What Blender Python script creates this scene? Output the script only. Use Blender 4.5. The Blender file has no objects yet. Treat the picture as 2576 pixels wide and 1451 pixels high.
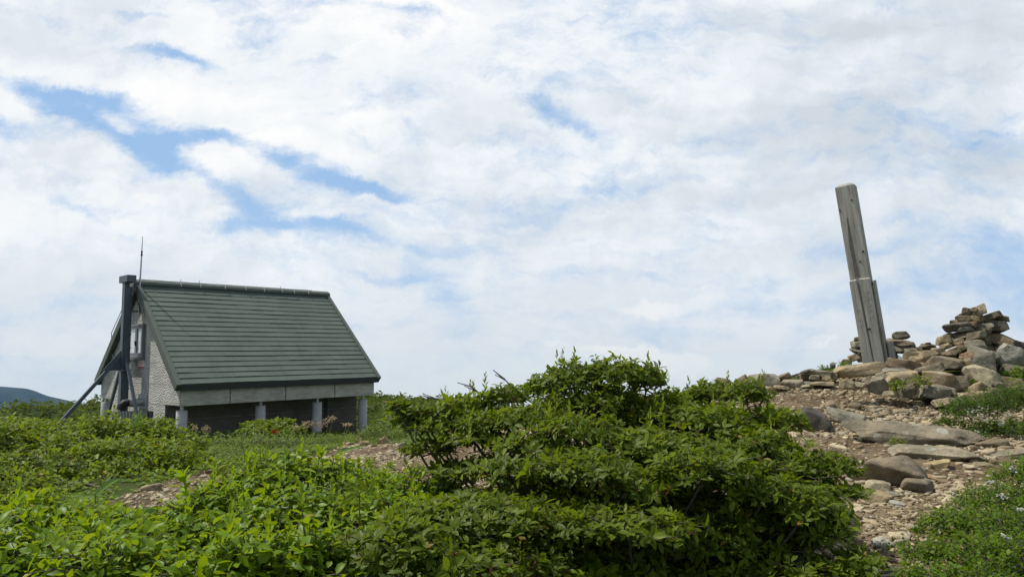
import bpy, math, random
import numpy as np
from mathutils import Vector, Matrix
R = math.radians
random.seed(7); rng = np.random.default_rng(7)
sc = bpy.context.scene
COL = sc.collection
# ------------------------------------------------------------------ camera, world, sun, exposure
EZ = 1.6                      # eye height; world z = 0 is the ground near the camera
F, PITCH, ROLL = 1808.5, 0.0886, 0.0079   # focal length in 2576 px wide frame
cam = bpy.data.cameras.new('camera'); camo = bpy.data.objects.new('camera', cam); COL.objects.link(camo)
cam.sensor_width = 36; cam.lens = 36*F/2576
cam.clip_start = .05; cam.clip_end = 60000
camo.matrix_world = Matrix.Translation((0, 0, EZ)) @ Matrix.Rotation(R(90)+PITCH, 4, 'X') @ Matrix.Rotation(-ROLL, 4, 'Z')
sc.camera = camo
def ray(px, py):
    X = px-1288; Y = 725.5-py; cr, sr = math.cos(ROLL), math.sin(ROLL)
    u = (X*cr+Y*sr)/F; v = (-X*sr+Y*cr)/F; cp, sp = math.cos(PITCH), math.sin(PITCH)
    return np.array([u, cp-v*sp, sp+v*cp])
def P(px, py, d):
    """world point on the sight line through (px,py) at forward distance d"""
    r = ray(px, py); return r*(d/r[1])+np.array([0, 0, EZ])
SUN = np.array([-0.48, 0.12, 0.86]); SUN /= np.linalg.norm(SUN)
sun_el = math.asin(SUN[2]); sun_az = math.atan2(SUN[0], SUN[1])
sl = bpy.data.lights.new('sun', 'SUN'); sl.energy = 5.0; sl.angle = R(.6); sl.color = (1, .95, .87)
slo = bpy.data.objects.new('sun', sl); COL.objects.link(slo)
slo.rotation_euler = Vector(SUN).to_track_quat('Z', 'Y').to_euler()
sc.view_settings.view_transform = 'Standard'; sc.view_settings.look = 'None'
sc.view_settings.exposure = 0.0; sc.view_settings.gamma = 1
sc.cycles.use_denoising = True
sc.cycles.max_bounces = 8; sc.cycles.diffuse_bounces = 3; sc.cycles.glossy_bounces = 2
sc.cycles.transmission_bounces = 4; sc.cycles.volume_bounces = 1; sc.cycles.transparent_max_bounces = 6
sc.cycles.volume_step_rate = 1; sc.cycles.use_adaptive_sampling = True; sc.cycles.adaptive_threshold = .02

class NT:
    """tiny node-tree writer"""
    def __init__(s, t): s.t = t; s.N = t.nodes; s.L = t.links; s.N.clear()
    def n(s, typ, **k):
        o = s.N.new(typ)
        for a, b in k.items():
            if a.startswith('i_'): s.put(o.inputs[a[2:].replace('_', ' ')], b)
            else: setattr(o, a, b)
        return o
    def put(s, sock, v):
        if isinstance(v, bpy.types.NodeSocket): s.L.new(v, sock)
        elif v is not None: sock.default_value = v
    def m(s, op, a, b=None, c=None, clamp=False):
        o = s.N.new('ShaderNodeMath'); o.operation = op; o.use_clamp = clamp
        for i, v in enumerate((a, b, c)):
            if v is not None: s.put(o.inputs[i], v)
        return o.outputs[0]
    def vm(s, op, a, b=None, out=0):
        o = s.N.new('ShaderNodeVectorMath'); o.operation = op
        s.put(o.inputs[0], a)
        if b is not None: s.put(o.inputs[3] if op == 'SCALE' else o.inputs[1], b)
        return o.outputs[out]
    def sm(s, x, a, b):
        o = s.N.new('ShaderNodeMapRange'); o.interpolation_type = 'SMOOTHSTEP'
        s.put(o.inputs[0], x); o.inputs[1].default_value = a; o.inputs[2].default_value = b
        return o.outputs[0]
    def mix(s, f, a, b, mode='MIX'):
        o = s.N.new('ShaderNodeMix'); o.data_type = 'RGBA'; o.blend_type = mode
        s.put(o.inputs[0], f); s.put(o.inputs[6], c4(a)); s.put(o.inputs[7], c4(b)); return o.outputs[2]
    def noise(s, vec, scale, detail=4, rough=.5, dist=0, out=0):
        o = s.N.new('ShaderNodeTexNoise'); o.inputs['Scale'].default_value = scale
        o.inputs['Detail'].default_value = detail; o.inputs['Roughness'].default_value = rough
        o.inputs['Distortion'].default_value = dist
        if vec is not None: s.put(o.inputs['Vector'], vec)
        return o.outputs[out]
    def ramp(s, f, stops):
        o = s.N.new('ShaderNodeValToRGB'); e = o.color_ramp.elements
        while len(e) < len(stops): e.new(.5)
        for k, (p, c) in enumerate(stops): e[k].position = p; e[k].color = c4(c)
        s.put(o.inputs[0], f); return o.outputs[0]
def c4(c): return c if isinstance(c, bpy.types.NodeSocket) or len(c) == 4 else (*c, 1)

def build_world():
    w = bpy.data.worlds.new('World'); sc.world = w; w.use_nodes = True
    t = NT(w.node_tree)
    out = t.n('ShaderNodeOutputWorld'); bg = t.n('ShaderNodeBackground')
    bg.inputs['Strength'].default_value = .1; t.L.new(bg.outputs[0], out.inputs[0])
    sky = t.n('ShaderNodeTexSky'); sky.sky_type = 'NISHITA'; sky.sun_disc = False
    sky.sun_elevation = sun_el; sky.sun_rotation = sun_az; sky.altitude = 1500; sky.dust_density = 1.2
    d = t.n('ShaderNodeTexCoord').outputs['Generated']
    sx = t.n('ShaderNodeSeparateXYZ'); t.L.new(d, sx.inputs[0])
    yy = t.m('MAXIMUM', t.m('ABSOLUTE', sx.outputs[1]), .12)
    u = t.m('DIVIDE', sx.outputs[0], yy); v = t.m('DIVIDE', sx.outputs[2], yy)
    cb = t.n('ShaderNodeCombineXYZ'); t.L.new(u, cb.inputs[0]); t.L.new(v, cb.inputs[1]); t.L.new(t.m('SIGN', sx.outputs[1]), cb.inputs[2])
    uv = cb.outputs[0]
    # a slow warp so that the gaps in the cloud have ragged, wind-drawn edges
    wn = t.noise(uv, 3.2, 9, .68, out=1)
    warp = t.vm('SCALE', t.vm('SUBTRACT', wn, (.5, .5, .5)), .125)
    p = t.vm('ADD', uv, warp)
    # streaks run down to the right in this part of the sky
    mp = t.n('ShaderNodeMapping'); mp.inputs['Rotation'].default_value = (0, 0, R(16)); mp.inputs['Scale'].default_value = (1, 2.3, 1)
    t.L.new(p, mp.inputs[0]); st = mp.outputs[0]
    n1 = t.noise(st, 3.0, 12, .62); n2 = t.noise(st, 10, 10, .68); n3 = t.noise(uv, 1.6, 3, .5)
    gaps = [ # px, py, half widths, tilt, strength
     (60,205,130,17,8,.9),(190,255,95,38,20,1.15),(295,248,60,24,10,1),(250,330,120,28,20,1),(25,345,70,18,0,.8),
     (395,360,65,46,30,1),(490,350,85,17,-8,.75),(415,415,55,30,10,.9),(720,400,44,18,10,.8),(800,447,115,28,19,1.2),(920,477,70,14,12,1),(995,505,50,10,10,.7),
     (640,538,70,22,28,.75),(700,592,120,17,4,.95),(870,582,110,16,5,.85),(990,612,160,12,9,.7),(960,690,70,12,0,.75),(1300,665,75,17,2,.6),
     (1110,742,110,38,38,.8),(1385,290,115,20,27,.95),(1060,46,95,14,8,.7),(440,130,95,13,15,.95),(350,30,60,11,5,.7),(640,60,100,36,45,.45),
     (130,45,80,12,10,.45),(100,412,60,15,20,.7),(180,540,130,12,28,.55),(590,350,60,16,20,.5),(1480,690,120,20,4,.45),(1660,850,170,18,0,.5),
     (2480,610,190,40,8,.8),(2540,700,200,50,3,.85),(2300,740,200,60,5,.45),(2500,830,200,60,0,.45),(1130,855,120,40,20,.3),(560,480,110,14,20,.5),(1250,200,90,16,20,.35),(2200,640,120,30,0,.35),
     (80,285,105,24,18,-1),(312,315,60,20,25,-.8),(560,400,95,26,5,-1.1),(130,390,110,34,15,-.9),(430,240,150,34,20,-.7),(680,310,100,46,22,-.7),(420,60,110,28,12,-.5),(120,150,130,40,10,-.5)]
    acc = None
    for gx, gy, rx, ry, tilt, s in gaps:
        r = ray(gx, gy); cx, cz = r[0]/r[1], r[2]/r[1]
        g = t.n('ShaderNodeMapping'); g.vector_type = 'TEXTURE'
        g.inputs['Location'].default_value = (cx, cz, 1); g.inputs['Rotation'].default_value = (0, 0, -R(tilt))
        g.inputs['Scale'].default_value = (rx/F*1.15, ry/F*1.15, 1); t.L.new(p, g.inputs[0])
        q = t.vm('DOT_PRODUCT', g.outputs[0], g.outputs[0], out=1)
        e = t.m('MULTIPLY', t.m('EXPONENT', t.m('MULTIPLY', q, -.85)), s*(.80 if s > 0 else .9))
        acc = e if acc is None else t.m('ADD', acc, e)
    B = t.m('ADD', acc, t.m('MULTIPLY', t.m('SUBTRACT', n1, .5), 2.0))
    B = t.m('ADD', B, t.m('MULTIPLY', t.m('SUBTRACT', n2, .5), 2.5))
    blue = t.m('MULTIPLY', t.sm(B, -.22, 1.12), .93, clamp=True)
    # cloud shading: bright tops, greyer veils lower down and to the right
    low = t.sm(v, .30, -.02); right = t.sm(u, -.1, .6)
    mp4 = t.n('ShaderNodeMapping'); mp4.inputs['Rotation'].default_value = (0, 0, R(14)); mp4.inputs['Scale'].default_value = (1, 3.6, 1); t.L.new(p, mp4.inputs[0]); n4 = t.noise(mp4.outputs[0], 3.2, 8, .55); n5 = t.noise(p, 2.2, 4, .5)
    shade = t.m('MULTIPLY', t.sm(n4, .36, .6), .55)
    shade = t.m('ADD', shade, t.m('MULTIPLY', t.sm(n5, .42, .62), .45))
    # billows catch the light on the side towards the sun (upper left)
    r1 = t.noise(p, 6, 9, .6); r2 = t.noise(t.vm('ADD', p, (-.018, .020, 0)), 6, 9, .6)
    shade = t.m('ADD', shade, t.m('MULTIPLY', t.m('SUBTRACT', r1, r2), 1.9), clamp=True)
    calm = t.m('MULTIPLY', t.sm(v, .24, .03), .8)
    shade = t.m('ADD', t.m('MULTIPLY', shade, t.m('SUBTRACT', 1, calm)), t.m('MULTIPLY', calm, .62))
    veil = t.m('MULTIPLY', t.m('MAXIMUM', low, t.m('MULTIPLY', right, .8)), .75)
    bright = t.m('SUBTRACT', t.m('ADD', .42, t.m('MULTIPLY', shade, .64)), t.m('MULTIPLY', veil, .62), clamp=True)
    cloud = t.ramp(bright, [(0, (6.2, 6.8, 7.35, 1)), (.35, (7.2, 7.8, 8.4, 1)), (.68, (8.8, 9.2, 9.5, 1)), (1, (9.9, 9.9, 9.9, 1))])
    # two heaps of bright cumulus low above the bush
    cacc = None
    for gx, gy, rx, ry in [(1640,898,110,24),(1700,905,60,28),(1560,895,60,16),(1640,775,80,18),(1380,880,50,10),(2050,880,60,10)]:
        r = ray(gx, gy)
        g = t.n('ShaderNodeMapping'); g.vector_type = 'TEXTURE'
        g.inputs['Location'].default_value = (r[0]/r[1], r[2]/r[1], 1); g.inputs['Scale'].default_value = (rx/F, ry/F, 1); t.L.new(p, g.inputs[0])
        e = t.m('EXPONENT', t.m('MULTIPLY', t.vm('DOT_PRODUCT', g.outputs[0], g.outputs[0], out=1), -.8))
        cacc = e if cacc is None else t.m('ADD', cacc, e)
    puff = t.sm(t.m('ADD', cacc, t.m('MULTIPLY', t.m('SUBTRACT', t.noise(uv, 16, 6, .62), .5), 1.3)), .3, .75)
    cloud = t.mix(t.m('MULTIPLY', puff, .55), cloud, (9.2, 9.3, 9.2, 1))
    bl = t.mix(.75, sky.outputs[0], (3.2, 5.6, 9.0, 1))
    bl = t.mix(t.m('MULTIPLY', low, .45), bl, (5.4, 6.6, 8.2, 1))
    col = t.mix(blue, cloud, bl)
    # out-of-view sky overhead and behind the photographer, made clear and dim to deepen shadows
    clear = t.m('MAXIMUM', t.sm(sx.outputs[2], .50, .80), t.sm(sx.outputs[1], .25, -.15))
    clear = t.m('MULTIPLY', clear, t.m('SUBTRACT', 1, t.m('MULTIPLY', t.sm(n3, .5, .62), .35)))
    col = t.mix(t.m('MULTIPLY', clear, .68), col, t.mix(.6, sky.outputs[0], (2.9, 3.7, 5.2, 1)))
    # below the eye line the valley is brim-full of cloud
    col = t.mix(t.m('MULTIPLY', t.sm(v, .05, -.1), .8), col, (6.6, 7.2, 7.5, 1))
    col = t.mix(t.m('DIVIDE', .0006, t.m('MAXIMUM', v, .0006)), col, t.mix(1, col, (1.12, 1.085, 1.02, 1), 'MULTIPLY'))
    t.L.new(col, bg.inputs[0])
build_world()

# ------------------------------------------------------------------ helpers
def tag(o, label=None, cat=None, group=None, kind=None):
    for k, v in (('label', label), ('category', cat), ('group', group), ('kind', kind)):
        if v: o[k] = v
    return o
def empty(name, loc, label, cat, group=None):
    o = bpy.data.objects.new(name, None); COL.objects.link(o); o.location = loc; o.empty_display_size = .2
    return tag(o, label, cat, group)
def npmesh(name, V, faces, mats=(), attrs=None, smooth=False, matidx=None):
    """faces: list of int arrays (n,k)"""
    me = bpy.data.meshes.new(name)
    V = np.asarray(V, np.float32); me.vertices.add(len(V)); me.vertices.foreach_set('co', V.ravel())
    li = np.concatenate([f.ravel() for f in faces]).astype(np.int32)
    tot = np.concatenate([np.full(len(f), f.shape[1], np.int32) for f in faces])
    st = np.concatenate([[0], np.cumsum(tot)[:-1]]).astype(np.int32)
    me.loops.add(len(li)); me.loops.foreach_set('vertex_index', li)
    me.polygons.add(len(tot)); me.polygons.foreach_set('loop_start', st); me.polygons.foreach_set('loop_total', tot)
    for m in mats: me.materials.append(m)
    if matidx is not None: me.polygons.foreach_set('material_index', matidx.astype(np.int32))
    if smooth: me.polygons.foreach_set('use_smooth', np.ones(len(tot), bool))
    for k, a in (attrs or {}).items():
        at = me.attributes.new(k, 'FLOAT', 'POINT'); at.data.foreach_set('value', np.asarray(a, np.float32))
    me.update(calc_edges=True); me.validate(); return me
def link(name, me, parent=None, loc=None):
    o = bpy.data.objects.new(name, me); COL.objects.link(o)
    if loc is not None: o.location = loc
    if parent is not None: o.parent = parent
    return o
class MB:
    """collects boxes, prisms and tubes into one mesh"""
    def __init__(s): s.V = []; s.F = []; s.M = []
    def add(s, V, F, m=0):
        b = len(s.V); s.V += [tuple(map(float, v)) for v in V]; s.F += [[b+i for i in f] for f in F]; s.M += [m]*len(F)
    def hexa(s, c, m=0):   # 8 corners: bottom ring 0-3, top ring 4-7
        s.add(c, [(0,3,2,1),(4,5,6,7),(0,1,5,4),(1,2,6,5),(2,3,7,6),(3,0,4,7)], m)
    def box(s, x0, x1, y0, y1, z0, z1, m=0, f=None):
        c = [(x0,y0,z0),(x1,y0,z0),(x1,y1,z0),(x0,y1,z0),(x0,y0,z1),(x1,y0,z1),(x1,y1,z1),(x0,y1,z1)]
        s.hexa([f(*p) for p in c] if f else c, m)
    def prism(s, A, B, m=0):
        n = len(A); s.add(list(A)+list(B), [list(range(n))[::-1], list(range(n, 2*n))]+[(i, (i+1) % n, n+(i+1) % n, n+i) for i in range(n)], m)
    def tube(s, pts, rad, n=8, m=0, cap=True):
        pts = [Vector(p) for p in pts]
        if not hasattr(rad, '__len__'): rad = [rad]*len(pts)
        rings = []; u = None
        for i, p in enumerate(pts):
            d = (pts[min(i+1, len(pts)-1)]-pts[max(i-1, 0)]).normalized()
            if u is None: u = d.orthogonal().normalized()
            u = (u-d*u.dot(d)).normalized(); w = d.cross(u)
            rings.append([p+(u*math.cos(2*math.pi*k/n)+w*math.sin(2*math.pi*k/n))*rad[i] for k in range(n)])
        F = [(i*n+k, i*n+(k+1) % n, (i+1)*n+(k+1) % n, (i+1)*n+k) for i in range(len(pts)-1) for k in range(n)]
        if cap: F += [list(range(n))[::-1], [(len(pts)-1)*n+k for k in range(n)]]
        s.add([q for r in rings for q in r], F, m)
    def obj(s, name, mats, parent=None, bevel=0, smooth=False, loc=None):
        me = bpy.data.meshes.new(name); me.from_pydata(s.V, [], s.F); me.update()
        for m in (mats if isinstance(mats, (list, tuple)) else [mats]): me.materials.append(m)
        me.polygons.foreach_set('material_index', s.M)
        if smooth:
            me.polygons.foreach_set('use_smooth', [True]*len(s.F)); me.set_sharp_from_angle(angle=R(40))
        o = link(name, me, parent, loc)
        if bevel:
            b = o.modifiers.new('bevel', 'BEVEL'); b.width = bevel; b.segments = 2; b.limit_method = 'ANGLE'
        return o
def mat(name, rough=.8, spec=.3, metal=0):
    m = bpy.data.materials.new(name); m.use_nodes = True; t = NT(m.node_tree)
    out = t.n('ShaderNodeOutputMaterial'); b = t.n('ShaderNodeBsdfPrincipled')
    b.inputs['Roughness'].default_value = rough; b.inputs['Specular IOR Level'].default_value = spec; b.inputs['Metallic'].default_value = metal
    t.L.new(b.outputs[0], out.inputs[0]); t.b = b; t.out = out; t.oc = t.n('ShaderNodeTexCoord').outputs['Object']
    t.geo = t.n('ShaderNodeNewGeometry'); return m, t
def bump(t, h, strength=.5, dist=.01):
    o = t.n('ShaderNodeBump'); o.inputs['Strength'].default_value = strength; o.inputs['Distance'].default_value = dist
    t.L.new(h, o.inputs['Height']); t.L.new(o.outputs[0], t.b.inputs['Normal'])
def simple(name, col, rough=.6, metal=0, var=.25, scale=6, spec=.3):
    m, t = mat(name, rough, spec, metal)
    n = t.noise(t.oc, scale, 6, .6)
    t.L.new(t.mix(n, tuple(c*(1-var) for c in col), tuple(min(1, c*(1+var)) for c in col)), t.b.inputs['Base Color'])
    bump(t, t.noise(t.oc, scale*8, 3), .15, .004); return m

# ------------------------------------------------------------------ materials
def leaf_mat(name, dark, mid, light, trans, rough=.42, rimc=None, odd=None):
    m, t = mat(name, rough, .16)
    a = t.n('ShaderNodeAttribute', attribute_name='tint').outputs['Fac']
    c = t.ramp(a, [(0, dark), (.5, mid), (.93, light), (.97, odd or light), (1, odd or light)])
    if rimc:
        rm = t.n('ShaderNodeAttribute', attribute_name='rim').outputs['Fac']
        c = t.mix(t.m('MULTIPLY', rm, .55), c, rimc)
    t.L.new(c, t.b.inputs['Base Color'])
    tr = t.n('ShaderNodeBsdfTranslucent'); t.L.new(t.mix(.55, c, trans), tr.inputs[0])
    mx = t.n('ShaderNodeMixShader'); mx.inputs[0].default_value = .36
    t.L.new(t.b.outputs[0], mx.inputs[1]); t.L.new(tr.outputs[0], mx.inputs[2]); t.L.new(mx.outputs[0], t.out.inputs[0]); return m
M = {}
M['azalea'] = leaf_mat('azalea_leaf', (.016,.032,.003), (.056,.096,.006), (.155,.210,.010), (.31,.43,.010), rough=.48, rimc=(.20,.225,.02), odd=(.20,.11,.03))
M['broad'] = leaf_mat('broad_leaf', (.040,.085,.003), (.120,.205,.006), (.215,.310,.010), (.46,.60,.008), rough=.42, rimc=(.12,.19,.02), odd=(.30,.20,.02))
M['hedge'] = leaf_mat('low_shrub_leaf', (.038,.075,.004), (.115,.175,.007), (.225,.280,.012), (.34,.44,.012), rough=.5, rimc=(.14,.17,.02), odd=(.38,.20,.04))
M['small'] = leaf_mat('small_leaf', (.028,.060,.003), (.078,.145,.006), (.135,.215,.009), (.28,.42,.008), rough=.55, odd=(.13,.08,.02))
M['smalldark'] = leaf_mat('dark_small_leaf', (.018,.040,.003), (.045,.090,.006), (.085,.140,.008), (.18,.30,.008), rough=.55, odd=(.13,.08,.02))
M['cover'] = leaf_mat('ground_cover_leaf', (.055,.095,.014), (.120,.180,.024), (.23,.28,.08), (.30,.42,.05), rough=.55, odd=(.34,.28,.14))
M['scrub'] = leaf_mat('dwarf_scrub_leaf', (.024,.046,.008), (.062,.090,.011), (.115,.135,.016), (.13,.18,.02), rough=.8)
M['blade'] = leaf_mat('grass_blade', (.10,.19,.04), (.14,.26,.05), (.2,.3,.07), (.3,.45,.1), rough=.4)
M['red_leaf'] = leaf_mat('red_leaf', (.20,.02,.01), (.32,.05,.015), (.4,.12,.02), (.5,.1,.02), rough=.5)
M['plume'] = leaf_mat('dry_plume', (.32,.24,.15), (.42,.33,.21), (.52,.43,.29), (.45,.35,.22), rough=.9)
M['petal'] = leaf_mat('white_petal', (.42,.45,.34), (.5,.52,.44), (.58,.6,.52), (.5,.5,.4), rough=.7)
M['twig'] = simple('twig_bark', (.10,.085,.07), .85, var=.4, scale=30)
M['redtwig'] = simple('red_new_twig', (.22,.06,.03), .7, var=.3, scale=30)

def rock_mat():
    m, t = mat('weathered_rock', .9, .15)
    oc = t.n('ShaderNodeObjectInfo').outputs['Color']
    rnd = t.n('ShaderNodeObjectInfo').outputs['Random']
    v = t.vm('ADD', t.oc, t.vm('SCALE', (13.1, 7.7, 5.3), t.m('MULTIPLY', rnd, 9.0)))
    n = t.noise(v, 5, 8, .62); n2 = t.noise(v, 26, 6, .7); n3 = t.noise(v, 2.1, 3, .5)
    c = t.mix(t.sm(n, .35, .68), t.mix(1, oc, (.58, .60, .58), 'MULTIPLY'), t.mix(1, oc, (1.15, 1.12, 1.05), 'MULTIPLY'))
    c = t.mix(t.m('MULTIPLY', t.sm(n3, .52, .68), .4), c, (.20, .155, .088))      # iron stain
    c = t.mix(t.m('MULTIPLY', t.sm(n2, .5, .7), .5), c, (.046, .042, .033))      # dark pits
    vo = t.n('ShaderNodeTexVoronoi'); vo.inputs['Scale'].default_value = 5.5; vo.inputs['Randomness'].default_value = 1; t.L.new(t.vm('ADD', v, t.vm('SCALE', t.noise(v, 9, 3, out=1), .10)), vo.inputs['Vector'])
    lich = t.m('MULTIPLY', t.sm(vo.outputs['Distance'], .28, .2), t.sm(t.noise(v, 3, 2), .52, .6))
    c = t.mix(t.m('MULTIPLY', lich, .75), c, (.33, .33, .27))                    # lichen rounds
    t.L.new(c, t.b.inputs['Base Color'])
    h = t.m('ADD', t.m('MULTIPLY', n, .9), t.m('MULTIPLY', n2, .35)); bump(t, h, 1, .045); return m
M['rock'] = rock_mat()
def gravel_mat():
    m, t = mat('gravel_stone', .9, .15)
    a = t.n('ShaderNodeAttribute', attribute_name='tint').outputs['Fac']
    c = t.ramp(a, [(0, (.12,.092,.054)), (.3, (.25,.20,.122)), (.65, (.36,.295,.185)), (.85, (.29,.26,.19)), (1, (.48,.41,.275))])
    n = t.noise(t.oc, 30, 4, .6)
    t.L.new(t.mix(t.m('MULTIPLY', t.sm(n, .45, .75), .4), c, (.09,.065,.042)), t.b.inputs['Base Color']); bump(t, n, .4, .01); return m
M['gravel'] = gravel_mat()
def ground_mat():
    m, t = mat('stony_soil', .95, .1)
    pos = t.geo.outputs['Position']
    n = t.noise(pos, 1.1, 6, .6); n2 = t.noise(pos, 14, 6, .65); n3 = t.noise(pos, 60, 4, .7)
    soil = t.mix(t.sm(n, .4, .65), (.100,.070,.040), (.18,.138,.082))
    soil = t.mix(t.sm(n2, .5, .68), soil, (.20,.155,.10)); soil = t.mix(t.m('MULTIPLY', t.sm(n3, .5, .6), .5), soil, (.05,.033,.022))
    veg = t.mix(t.sm(t.noise(pos, .35, 7, .7), .4, .62), (.018,.032,.006), (.045,.062,.011))
    a = t.n('ShaderNodeAttribute', attribute_name='veg').outputs['Fac']
    t.L.new(t.mix(a, soil, veg), t.b.inputs['Base Color'])
    bump(t, t.m('ADD', n2, t.m('MULTIPLY', n3, .4)), .7, .04); return m
M['ground'] = ground_mat()
def mountain_mat():
    m, t = mat('forested_mountain', .95, .05)
    pos = t.geo.outputs['Position']
    n = t.noise(pos, .006, 8, .65)
    t.L.new(t.mix(t.sm(n, .35, .65), (.014,.026,.022), (.030,.046,.036)), t.b.inputs['Base Color']); return m
M['mountain'] = mountain_mat()
def concrete(name, base, kind):
    m, t = mat(name, .9, .15)
    n = t.noise(t.oc, 2.2, 7, .6); n2 = t.noise(t.oc, 40, 5, .7)
    c = t.mix(t.sm(n, .3, .7), tuple(x*.8 for x in base), tuple(x*1.12 for x in base))
    if kind == 'pebble':
        vo = t.n('ShaderNodeTexVoronoi'); vo.inputs['Scale'].default_value = 17
        mp = t.n('ShaderNodeMapping'); mp.inputs['Scale'].default_value = (1, 1, 1.6); t.L.new(t.oc, mp.inputs[0]); t.L.new(mp.outputs[0], vo.inputs['Vector'])
        h = t.m('SUBTRACT', 1, vo.outputs['Distance']); c = t.mix(t.m('MULTIPLY', t.sm(vo.outputs['Distance'], .35, .8), .45), c, tuple(x*.5 for x in base))
        bump(t, t.m('ADD', h, t.m('MULTIPLY', n2, .3)), 1, .05)
    else:
        mp = t.n('ShaderNodeMapping'); mp.inputs['Scale'].default_value = (2.2, 2.2, 17); t.L.new(t.oc, mp.inputs[0])
        h = t.noise(mp.outputs[0], 1.6, 6, .6)
        c = t.mix(t.m('MULTIPLY', t.sm(h, .48, .62), .35), c, tuple(x*1.35 for x in base))
        c = t.mix(t.m('MULTIPLY', t.sm(h, .5, .36), .4), c, tuple(x*.55 for x in base))
        sx = t.n('ShaderNodeSeparateXYZ'); t.L.new(t.oc, sx.inputs[0])
        bump(t, t.m('ADD', h, t.m('MULTIPLY', n2, .3)), .8, .03)
    t.L.new(c, t.b.inputs['Base Color']); return m
M['gable'] = concrete('rough_cast_concrete', (.53,.52,.47), 'pebble')
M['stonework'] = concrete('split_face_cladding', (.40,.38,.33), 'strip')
M_BASE = concrete('recess_shaded_base', (.125,.115,.098), 'strip')  # shade of the recess put into the base wall's colour
def roof_mat():
    m, t = mat('green_roof_tile', .75, .25)
    n = t.noise(t.oc, 1.3, 6, .6); n2 = t.noise(t.oc, 9, 6, .7)
    c = t.mix(t.sm(n, .3, .7), (.082,.110,.089), (.102,.133,.108)); c = t.mix(t.m('MULTIPLY', t.sm(n2, .5, .7), .3), c, (.135,.150,.125))
    mp = t.n('ShaderNodeMapping'); mp.inputs['Scale'].default_value = (3.5, .35, .35); t.L.new(t.oc, mp.inputs[0]); c = t.mix(t.m('MULTIPLY', t.sm(t.noise(mp.outputs[0], 1.6, 6, .65), .48, .75), .28), c, (.055,.068,.055))
    t.L.new(c, t.b.inputs['Base Color']); bump(t, n2, .2, .01); return m
M['roof'] = roof_mat()
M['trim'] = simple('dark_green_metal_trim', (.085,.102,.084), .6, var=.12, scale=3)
M['eave'] = simple('shade_toned_eave_metal', (.026,.030,.027), .7, var=.12, scale=3)  # shade under the eaves put into the trim colour; also the dark roof joints
M['steel'] = simple('painted_steel', (.085,.108,.125), .5, .2, var=.18, scale=4)
M['galv'] = simple('galvanised_metal', (.42,.44,.44), .42, .7, var=.2, scale=9)
M['black'] = simple('black_rubber', (.02,.02,.022), .6, var=.2)
M['frame'] = simple('window_frame_bronze', (.19,.185,.195), .5, .2, var=.1)
M['blind'] = simple('pale_window_film', (.66,.72,.71), .25, 0, var=.06, scale=3, spec=.6)
M['pillar'] = simple('cast_concrete_pillar', (.40,.40,.40), .9, var=.25, scale=7)
M['white'] = simple('white_sign_paint', (.72,.70,.68), .6, var=.06)
M['red'] = simple('red_sign_paint', (.50,.07,.06), .6, var=.1)
M['cable'] = simple('grey_cable', (.24,.24,.24), .6, var=.1)
M['pale'] = simple('pale_bracket', (.55,.53,.46), .6, var=.1)
def wood_mat():
    m, t = mat('silvered_wood', .85, .2)
    mp = t.n('ShaderNodeMapping'); mp.inputs['Scale'].default_value = (26, 26, 1.1); t.L.new(t.oc, mp.inputs[0])
    g = t.noise(mp.outputs[0], 1.3, 8, .65, .4); n = t.noise(t.oc, 2.5, 5, .6)
    mp2 = t.n('ShaderNodeMapping'); mp2.inputs['Scale'].default_value = (9, 9, 1.4); t.L.new(t.oc, mp2.inputs[0]); s = t.noise(mp2.outputs[0], 1, 4, .6)
    c = t.mix(t.sm(g, .3, .7), (.22,.215,.18), (.42,.41,.355)); c = t.mix(t.m('MULTIPLY', t.sm(s, .55, .72), .5), c, (.13,.12,.10))
    c = t.mix(t.m('MULTIPLY', t.sm(n, .55, .7), .35), c, (.16,.18,.11))
    t.L.new(c, t.b.inputs['Base Color']); bump(t, g, .6, .008); return m
M['wood'] = wood_mat()
M['hole'] = simple('dark_knot_wood', (.035,.03,.022), .9, var=.3, scale=20)
M['stroke'] = simple('carved_light_wood', (.36,.35,.30), .85, var=.1, scale=30)

# ------------------------------------------------------------------ hut frame of reference
HO = np.array([-12.0178, 22.8687, -0.8408+EZ]); YAW = 0.75326
HA = np.array([math.sin(YAW), math.cos(YAW), 0]); HB = np.array([-math.cos(YAW), math.sin(YAW), 0])
HH, HW, HL, OA, WB, HBOT = 3.155, 3.439, 7.0, .14, 3.304, -.604
def H(a, b, z): return HO+a*HA+b*HB+np.array([0, 0, z])

# ------------------------------------------------------------------ ground sheet
ctrl = []
def cp(px, py, d): ctrl.append(P(px, py, d))
for a, b in ((-2.5,-3),(.35,-3),(3.5,-3),(7,-3),(-.5,2.5),(-2.5,3),(3.5,1),(8,1),(3,5),(9,5)): ctrl.append(H(a, b, -1.78 if a < 7 else -1.95))
for q in [(920,1115,15),(1200,1112,13.8),(1150,1195,9.5),(700,1165,11),(500,1200,8.6),(350,1268,6.9),(1010,1145,12.2),(0,1290,6.6),
          (2250,1370,3.9),(2400,1205,5.0),(2290,1112,6.3),(2000,1112,6.4),(1950,1005,7.9),(2100,968,8.6),(2200,915,9.3),(2380,925,9.2),
          (2340,918,8.95),(2460,905,9.0),(2540,905,9.0),(2290,925,8.9),(2350,1005,7.8),(1850,985,8.9),(2500,1005,7.7),(2600,1110,6.1),(1560,1010,11.5),(1300,1075,12.5),(2600,1250,4.3),(1700,1060,8.0),(1800,1200,5.6),
          (1500,1150,8.0)]: cp(*q)
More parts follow.
